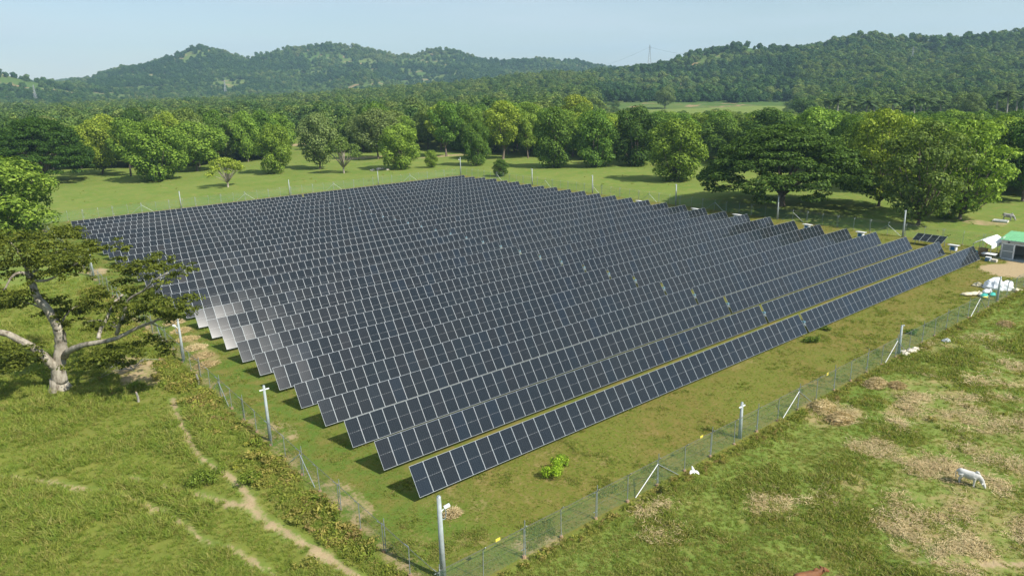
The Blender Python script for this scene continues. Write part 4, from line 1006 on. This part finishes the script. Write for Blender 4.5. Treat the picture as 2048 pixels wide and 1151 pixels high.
for k, (px, py, s_) in enumerate(((1812, 711, .42), (1822, 705, .5), (1831, 700, .35), (1806, 704, .3), (1893, 684, .4))):
    q = gp(px, py); e_ = obj('rubble_stone', mesh('rubble_stone', *lumpy(rng, (0, 0, .05), (s_ * 1.3, s_, s_ * .7), 40 + k, 7, .2), M['rock'] if k < 4 else M['louvre']), None, (q[0], q[1], gz(q[0], q[1])))
    tag(e_, ('pale broken stone outside the front fence, ' + ['leftmost of the group', 'largest of the group', 'rightmost of the group', 'rearmost of the group'][k]) if k < 4 else 'lone grey stone in the right pasture by green weeds', 'stone', 'rubble stones')
for k, (px, py, s_) in enumerate(((757, 339, .7), (766, 338, .5), (745, 341, .6), (775, 340, .45))):
    q = gp(px, py); e_ = obj('meadow_stone', mesh('meadow_stone', *lumpy(rng, (0, 0, .1), (s_ * 1.4, s_, s_ * .8), 60 + k, 7, .2), M['rock']), None, (q[0], q[1], gz(q[0], q[1])))
    tag(e_, 'pale stone in the shade by the bright bushy meadow tree, ' + ['largest one', 'second from the trunk', 'farthest from the trunk', 'smallest, nearest the trunk'][k], 'stone', 'meadow stones')

# ================================================================== LATTICE TOWERS AND WIRES
def tower(px, base_y, top_y, D, lab):
    for Dm in np.arange(700, 2600, 10.):                       # stand it where the line of sight meets the hillside
        q = dist_pt(px, base_y, Dm)
        if hill_h(np.array([q[0]]), np.array([q[1]]))[0] > q[2] - 2: D = Dm; break
    b_ = dist_pt(px, base_y, D); t_ = dist_pt(px, top_y, D); H_ = t_[2] - b_[2] + 6; e_ = empty('lattice_tower', (b_[0], b_[1], b_[2] - 6), -YAW); tag(e_, lab, 'pylon', 'lattice towers on the hills')
    w0, w1 = H_ * .085, H_ * .012; th = max(.09, D * .00011)
    for a, b in ((-1, -1), (-1, 1), (1, -1), (1, 1)): part('leg', 'tower', e_, lambda mb: mb.tube([(a * w0, b * w0, 0), (a * w1 * 2, b * w1 * 2, H_ * .72), (a * w1, b * w1, H_)], th, 4))
    def br(mb):
        n = 8
        for k in range(n):
            z0_, z1_ = H_ * k / n, H_ * (k + 1) / n; a0 = w0 + (w1 - w0) * min(1, k / n * 1.2); a1 = w0 + (w1 - w0) * min(1, (k + 1) / n * 1.2)
            for s_ in (-1, 1):
                mb.tube([(-a0, s_ * a0, z0_), (a1, s_ * a1, z1_)], th * .5, 3); mb.tube([(a0, s_ * a0, z0_), (-a1, s_ * a1, z1_)], th * .5, 3)
                mb.tube([(s_ * a0, -a0, z0_), (s_ * a1, a1, z1_)], th * .5, 3)
    part('bracing', 'tower', e_, br)
    for z in (.78, .88): part('crossarm', 'tower', e_, lambda mb: mb.tube([(-H_ * .1, 0, H_ * z), (H_ * .1, 0, H_ * z)], th * .7, 4))
    return t_
tA = tower(1299, 124, 90, 1500, 'thin lattice tower rising against the sky on the middle ridge')
tB = tower(1823, 128, 94, 1150, 'grey lattice tower standing in the forest of the right hills')
tC = tower(72, 200, 170, 1350, 'faint lattice tower before the hills at the left edge')
tD = tower(452, 190, 160, 1700, 'faint lattice tower at the foot of the left hill')
def wire_run(a, b, sag, lab):
    a = np.asarray(a); b = np.asarray(b); mb = MB()
    mb.tube([a + (b - a) * q - np.array([0, 0, sag * 4 * q * (1 - q)]) for q in np.linspace(0, 1, 25)], .11, 3, False)
    tag(obj('power_line', mb.mesh('power_line', M['wire'])), lab, 'cable')
wire_run(tA - [0, 0, 4], dist_pt(1170, 140, 1900), 6, 'thin power line running left from the ridge tower')
wire_run(tA - [0, 0, 4], dist_pt(1560, 112, 1300), 10, 'thin power line running right from the ridge tower')
wire_run(tB - [0, 0, 2], dist_pt(2200, 82, 1000), 8, 'thin power line running right from the hillside tower')

# ================================================================== ANIMALS
def cow(loc_, head, mat, lab, pose='graze', s_=1.0):
    """one continuous body: overlapping limbs and trunk fused by a voxel remesh, then smoothed"""
    mb = MB()
    def tb(P, R_, n=12, sy=1.0):
        k0 = len(mb.V); mb.tube(catmull(P, 4), list(np.interp(np.linspace(0, len(P) - 1, (len(P) - 1) * 4 + 1), range(len(P)), R_)), n)
        if sy != 1.0: mb.V[k0:] = [(x, y * sy, z) for x, y, z in mb.V[k0:]]
    tb([(-.95, 0, 1.08), (-.75, 0, 1.1), (-.4, 0, 1.02), (0, 0, .95), (.35, 0, .97), (.62, 0, 1.02), (.8, 0, 1.02)], [.1, .29, .36, .4, .39, .31, .18], 14, .84)
    tb([(.45, 0, 1.28), (.58, 0, 1.4), (.7, 0, 1.24)], [.12, .13, .12], 8, .7)
    if pose == 'graze':
        tb([(.6, 0, 1.02), (.86, 0, .84), (1.04, 0, .6), (1.14, 0, .42)], [.3, .24, .18, .15], 12, .75)
        tb([(1.1, 0, .5), (1.18, 0, .34), (1.26, 0, .16), (1.28, 0, .1)], [.14, .15, .1, .085], 10, .85); hx_, hz_ = 1.1, .5
    else:
        tb([(.6, 0, 1.05), (.88, 0, 1.16), (1.1, 0, 1.26)], [.3, .22, .17], 12, .75)
        tb([(1.06, 0, 1.3), (1.22, 0, 1.24), (1.42, 0, 1.12), (1.5, 0, 1.07)], [.15, .15, .1, .085], 10, .85); hx_, hz_ = 1.08, 1.34
    for sd in (-1, 1):
        tb([(.42, .2 * sd, .95), (.46, .19 * sd, .62), (.44, .18 * sd, .34), (.44, .18 * sd, .1), (.48, .18 * sd, .03)], [.17, .11, .075, .065, .075], 9)
        tb([(-.62, .2 * sd, 1.0), (-.54, .2 * sd, .68), (-.7, .19 * sd, .44), (-.66, .18 * sd, .2), (-.62, .18 * sd, .03)], [.24, .14, .08, .065, .075], 9)
        tb([(hx_, .08 * sd, hz_), (hx_ - .04, .2 * sd, hz_ + .02), (hx_ - .08, .3 * sd, hz_ - .03)], [.05, .06, .025], 7)
    tb([(-.96, 0, 1.12), (-1.04, 0, .95), (-1.02, 0, .6), (-.98, 0, .42)], [.05, .04, .035, .05], 7)
    me = mesh('cow', np.array(mb.V) * s_, mb.F, M[mat], smooth=True)
    o = obj('cow', me, None, loc_, (0, 0, head)); md = o.modifiers.new('remesh', 'REMESH'); md.mode = 'VOXEL'; md.voxel_size = .028 * s_; md.use_smooth_shade = True
    sm = o.modifiers.new('smooth', 'SMOOTH'); sm.factor = .5; sm.iterations = 3
    tag(o, lab, 'cow')
    return o
a = gp(1937, 960, .3); c = a; hd_ = -1.38
cow((c[0], c[1], gz(c[0], c[1])), hd_, 'cowwhite', 'white cow grazing with its head down in the right pasture', 'graze', .8)
a = gp(1594, 1145, 1.25); b = gp(1645, 1132, 1.3); hd_ = math.atan2(b[1] - a[1], b[0] - a[0]); c = a + (b - a) * .42
cow((c[0], c[1], gz(c[0], c[1])), hd_, 'cowbrown', 'reddish brown cow cut off by the bottom picture edge', 'stand', .95)
a = gp(2008, 440); cow((a[0], a[1] - .6, gz(a[0], a[1])), math.atan2(-1, .15), 'cowgrey', 'grey cow grazing beyond the right fence near the shed', 'graze')
a = gp(2001, 443); e_ = obj('white_slab', None) if False else empty('feed_trough', (a[0], a[1], gz(a[0], a[1])), .1); tag(e_, 'low white feed trough beside the grey cow', 'trough')
part('basin', 'white', e_, lambda mb: mb.box((0, 0, .22), (1.2, 2.4, .1))); part('rim', 'white', e_, lambda mb: [mb.box((s_ * .62, 0, .28), (.08, 2.5, .3)) for s_ in (-1, 1)])
for s_ in (-1, 1): part('end_wall', 'rock', e_, lambda mb: mb.box((0, s_ * 1.2, .2), (1.16, .1, .4)))

# white egret flying low beside the front fence
c = gp(1387, 941, 2.4)
def toward(px, py): q = gp(px, py, 2.4); return (q - c)
B_ = empty('egret', c); tag(B_, 'white egret in flight with wings spread beside the front fence', 'bird')
d1, d2, d3 = toward(1384, 932) * 1.05, toward(1381, 947), toward(1397, 947.5)
V, Fc = [], []
mb = MB(); f1 = Vector(d1); mb.tube([-f1 * .55, -f1 * .3, Vector((0, 0, 0)), f1 * .5, f1 * .8, f1 * 1.02], [.02, .07, .105, .085, .05, .03], 8); obj('body', mb.mesh('body', M['feather'], True), B_)
mb = MB(); mb.tube([f1 * 1.0, f1 * 1.15], [.02, .006], 5); obj('beak', mb.mesh('beak', M['beak']), B_)
for dv in (d2, d3):
    dv = Vector(dv) * 1.1; n_ = Vector((0, 0, 1)); s_ = dv.cross(n_).normalized(); mb = MB(); V = []
    for q, wd, z in ((0, .12, 0), (.35, .14, .08), (.7, .1, .07), (1, .02, .02)):
        p = dv * q + n_ * z; V += [p + s_ * wd + n_ * .012, p - s_ * wd + n_ * .012, p - s_ * wd - n_ * .012, p + s_ * wd - n_ * .012]
    Fc = []
    for k in range(3):
        for j in range(4): j2 = (j + 1) % 4; Fc.append((k * 4 + j, k * 4 + j2, k * 4 + 4 + j2, k * 4 + 4 + j))
    Fc += [(3, 2, 1, 0), (12, 13, 14, 15)]; mb.add(V, Fc); obj('wing', mb.mesh('wing', M['feather']), B_)

# ================================================================== GRASS, WEEDS AND HAY
def blades(seed, n, h0, h1, wd, spread, lean, mat):
    r = np.random.default_rng(seed); V = []; Fc = []
    for k in range(n):
        an = r.uniform(0, 6.28); q = spread * math.sqrt(r.random()); x, y = q * math.cos(an), q * math.sin(an); h = r.uniform(h0, h1); la = r.uniform(0, 6.28); le = lean * h * r.uniform(.3, 1.2)
        dx, dy = math.cos(la) * le, math.sin(la) * le; ta = r.uniform(0, 6.28); tx, ty = math.cos(ta) * wd, math.sin(ta) * wd; b = len(V)
        V += [(x - tx, y - ty, -.03), (x + tx, y + ty, -.03), (x + dx * .35 + tx * .8, y + dy * .35 + ty * .8, h * .62), (x + dx * .35 - tx * .8, y + dy * .35 - ty * .8, h * .62), (x + dx + tx * .15, y + dy + ty * .15, h), (x + dx - tx * .15, y + dy - ty * .15, h)]
        Fc += [(b, b + 1, b + 2, b + 3), (b + 3, b + 2, b + 4, b + 5)]
    return mesh('blades', np.array(V), np.array(Fc), M[mat])
def straws(seed, n, ln, mat):
    r = np.random.default_rng(seed); V = []; Fc = []
    for k in range(n):
        p = r.normal(size=3) * np.array([.28, .28, .04]); p[2] = abs(p[2]) + .02; an = r.uniform(0, 6.28); l_ = ln * r.uniform(.5, 1.2); d = np.array([math.cos(an), math.sin(an), r.normal() * .18]) * l_; s_ = np.array([-math.sin(an), math.cos(an), .3]) * .009; b = len(V)
        V += [p - d - s_, p + d - s_, p + d + s_, p - d + s_]; Fc.append((b, b + 1, b + 2, b + 3))
    return mesh('straws', np.array(V), np.array(Fc), M[mat])
def weedclump(seed, n, R_, size):
    r = np.random.default_rng(seed); lob = [(np.array([*(r.normal(size=2) * R_ * .5), R_ * r.uniform(.2, .6)]), np.array([R_ * .5, R_ * .5, R_ * .45])) for _ in range(n)]
    P, Nn = lobes_cloud(lob, 26, size, r, .2, .5, .8); V, Fq = leaf_quads(P, Nn, size, .45, r); return mesh('weeds', V, Fq, M['weed'])
cg = hidden_collection('tall_grass_tufts', [blades(1 + k, 18, .16, .46, .022, .26, 1.5, 'grass_tall') for k in range(4)])
cs = hidden_collection('short_grass_tufts', [blades(21 + k, 16, .05, .14, .018, .22, 1.5, 'grass_short') for k in range(4)])
ch = hidden_collection('hay_tufts', [straws(31 + k, 44, .11, 'straw') for k in range(3)])
cw = hidden_collection('weed_clumps', [weedclump(41 + k, 5, .55, .07) for k in range(4)])
def look(A, x, y):
    i = np.clip(np.searchsorted(ax, x) - 1, 0, nx - 1); j = np.clip(np.searchsorted(ay, y) - 1, 0, ny - 1); return A[i, j]
def wedge(n, d0, d1, seed, power=1.5):
    r = np.random.default_rng(seed); D = d0 + (d1 - d0) * r.random(n) ** power; an = YAW + r.uniform(-.72, .72, n)
    return CAM[0] + D * np.sin(an), CAM[1] + D * np.cos(an), D, r
def spread(name, x, y, sc_, coll, label, r, tiltr=.12, npick=4):
    n = len(x); z = ground_z(x, y)
    S = np.stack([sc_ * r.uniform(.8, 1.25, n), sc_ * r.uniform(.8, 1.25, n), sc_ * r.uniform(.7, 1.3, n)], -1)
    scatter(name, np.stack([x, y, z], -1), np.stack([r.normal(size=n) * tiltr, r.normal(size=n) * tiltr, r.uniform(0, 6.28, n)], -1), S, r.integers(0, npick, n), coll, label)
x, y, D, r = wedge(150000, 22, 130, 51)
k = (x < FX0 - .8) & (look(TALLPATH, x, y) > .05) & (look(soil, x, y) < .35); k &= fbm(x / 1.3, y / 1.3, 3, 61) > .3
x, y, D = x[k], y[k], D[k]; patch = fbm(x / 4.5, y / 4.5, 3, 62)
spread('tall_grass', x, y, (.4 + .8 * np.clip((patch - .33) * 2.6, 0, 1)) * np.where(D > 75, 1.25, 1.), cg, 'tall yellow-green grass of the left pasture', r, .2)
x, y, D, r = wedge(190000, 24, 150, 52)
k = (y < FY0 - .5) & (x > FX0 - 4) & (look(dry, x, y) * .9 + look(soil, x, y) < .75 * r.random(len(x)) + .2)
k &= fbm(x / 1.6, y / 1.6, 3, 63) + r.normal(size=len(x)) * .12 > .2; x, y, D = x[k], y[k], D[k]; patch = fbm(x / 3.5, y / 3.5, 3, 64)
spread('pasture_grass', x, y, (.75 + 1.2 * np.clip((patch - .45) * 3.5, 0, 1)) * np.where(D > 80, 1.3, 1.), cs, 'short green grass of the right pasture', r, .25)
x, y, D, r = wedge(150000, 24, 130, 53)
k = (look(dry, x, y) * .8 + (fbm(x / 1.8, y / 1.8, 4, 65) - .5) * 2.6 > .62) & (look(dry, x, y) > .03) & (y < FY0 - .3) & (r.random(len(x)) < .42); x, y, D = x[k], y[k], D[k]
spread('cut_hay', x, y, .8 + .9 * fbm(x / 2, y / 2, 2, 66) * np.where(D > 70, 1.3, 1.), ch, 'dry cut hay strewn over the right pasture', r, .15, 3)
x, y, D, r = wedge(260000, 28, 190, 54)
k = (x > FX0 + .3) & (y > FY0 + .2) & (x < FX1 - .5) & (y < FY1 - .5) & ((y < 0) | (x < 1.5) | (x > LEN + .5)) & (look(soil, x, y) < .45); k &= fbm(x / .9, y / .9, 3, 67) + r.normal(size=len(x)) * .15 > .42; x, y, D = x[k], y[k], D[k]
spread('plot_grass', x, y, (.42 + .5 * (fbm(x / 2, y / 2, 2, 68) > .6)) * np.where(D > 80, 1.4, 1.), cs, 'short mown grass inside the fenced plot', r, .3)
r = np.random.default_rng(55); n = 1900
x = FX0 - .55 - np.abs(r.normal(size=n)) * 1.5; y = r.uniform(-11, 80, n); k = (fbm(x / 2.2, y / 2.2, 3, 69) > .42) & (look(TALLPATH, x, y) > .3); x, y = x[k], y[k]
spread('fence_weeds', x, y, .45 + .75 * r.random(len(x)) * (.5 + fbm(x / 3, y / 3, 2, 70)), cw, 'bushy green and brown weeds along the left fence', r, .2)
r = np.random.default_rng(56); n = 900
x = r.uniform(-4, 112, n); y = FY0 - .35 - np.abs(r.normal(size=n)) * .45
spread('fence_grass', x, y, .28 + .3 * r.random(n), cw, 'brownish grass along the foot of the front fence', r, .2)
# loose weeds over pasture and meadow
x, y, D, r = wedge(9000, 24, 300, 57, 1.); k = ((x < FX0 - 3) | (y < FY0 - 2) | (y > FY1 + 1) | (x > FX1 + 1)) & (fbm(x / 9, y / 9, 3, 71) > .53) & ((D < 130) | (r.random(len(x)) < .25)) & (look(TALLPATH, x, y) > .6)
for a, b in list(taken): k &= (x - a) ** 2 + (y - b) ** 2 > 4
x, y, D = x[k], y[k], D[k]
spread('meadow_weeds', x, y, .22 + .55 * r.random(len(x)) ** 2 + 0, cw, 'scattered green weeds in pasture and far meadow', r, .2)

def heap(px, py, R_, h_, lab, seed):
    q = gp(px, py); e_ = empty('hay_heap', (q[0], q[1], gz(q[0], q[1]))); tag(e_, lab, 'hay heap', 'heaps of cut hay'); rr = np.random.default_rng(seed)
    obj('core', mesh('core', *lumpy(rng, (0, 0, -.05), (R_ * .85, R_ * .6, h_ * .8), seed, 9, .2), M['straw']), e_)
    n = 900; an = rr.uniform(0, 6.28, n); qd = np.sqrt(rr.random(n)) * 1.15; P = np.stack([R_ * qd * np.cos(an), R_ * .75 * qd * np.sin(an), h_ * np.clip(1 - qd ** 2, .0, 1) * rr.uniform(.6, 1.1, n) + .03], -1)
    d = unit(rr.normal(size=(n, 3)) * np.array([1, 1, .35])) * rr.uniform(.12, .32, (n, 1)); s_ = unit(np.cross(d, rr.normal(size=(n, 3)))) * .016
    V = np.stack([P - d - s_, P + d - s_, P + d + s_, P - d + s_], 1).reshape(-1, 3); tag(obj('strands', mesh('strands', V, np.arange(n * 4).reshape(n, 4), M['straw']), e_), None, kind='stuff')
heap(1645, 815, 1.3, .7, 'large brown hay heap nearest the front fence', 81); heap(1680, 838, 1.2, .6, 'brown hay heap just right of the large one', 82); heap(1752, 771, 1.2, .6, 'rounded brown hay heap alone farther along the front fence', 83)
heap(1793, 775, .8, .35, 'small dark hay heap right of the rounded one', 84); heap(905, 1027, .55, .35, 'small round straw heap beside the corner camera pole', 85); heap(2012, 652, 1., .4, 'small brown hay heap at the right edge of the pasture', 86)
for k in range(6):
    heap(350 + k * 13 + random.uniform(-3, 3), 645 + k * 17, 1.15, .35, 'straw heap in the strip inside the left fence, %s from the near end' % ORD[5 - k], 90 + k)

def bush(px, py, R_, lab, g, seed):
    q = gp(px, py); e_ = empty('bush', (q[0], q[1], gz(q[0], q[1]))); tag(e_, lab, 'bush'); r = np.random.default_rng(seed)
    lob = [(np.array([*(r.normal(size=2) * R_ * .45), R_ * r.uniform(.3, .8)]), np.array([R_ * .5, R_ * .5, R_ * .45])) for _ in range(9)]
    P, Nn = lobes_cloud(lob, 90, .07, r, .25, .4, .8); V, Fq = leaf_quads(P, Nn, .055, .5, r); c = obj('foliage', mesh('foliage', V, Fq, M['leaf']), e_); c.color = (*g, 1)
    mb = MB(); [mb.tube([(0, 0, -.05), tuple(l[0])], [.03, .01], 4) for l in lob]; obj('stems', mb.mesh('stems', M['bark']), e_)
bush(1106, 948, .85, 'bright yellow-green bush in the mown strip before the first panel row', (.26, .4, .03), 101)
bush(1124, 928, .55, 'smaller green bush touching the bright yellow-green bush', (.22, .34, .03), 102)
bush(1622, 684, .8, 'pale green weed clump in front of the gap in the first panel row', (.13, .2, .03), 103)
bush(1825, 668, .6, 'green bush inside the front fence beside the short sensor pole', (.1, .18, .03), 104)
bush(505, 972, .8, 'bright leafy weed beside the left footpath', (.16, .22, .03), 105)
bush(405, 968, 1.1, 'clump of long bright green leaves between the left footpaths', (.15, .21, .03), 106)
bush(1650, 660, .5, 'pale low weed right of the gap weed clump', (.13, .19, .03), 107)

# ================================================================== HAZE
hz = MB(); hz.box((0, 0, 150), (10400, 10400, 310)); HZo = obj('haze', hz.mesh('haze', []) if False else mesh('haze', hz.V, hz.F, [])); tag(HZo, 'pale blue haze over the plain', kind='stuff')
mt = bpy.data.materials.new('haze_air'); mt.use_nodes = True; t = mt.node_tree; t.nodes.clear(); o_ = t.nodes.new('ShaderNodeOutputMaterial')
pv = t.nodes.new('ShaderNodeVolumePrincipled'); pv.inputs['Color'].default_value = (.52, .79, 1, 1); pv.inputs['Density'].default_value = .00014; pv.inputs['Anisotropy'].default_value = .1
t.links.new(pv.outputs[0], o_.inputs['Volume']); HZo.data.materials.append(mt)
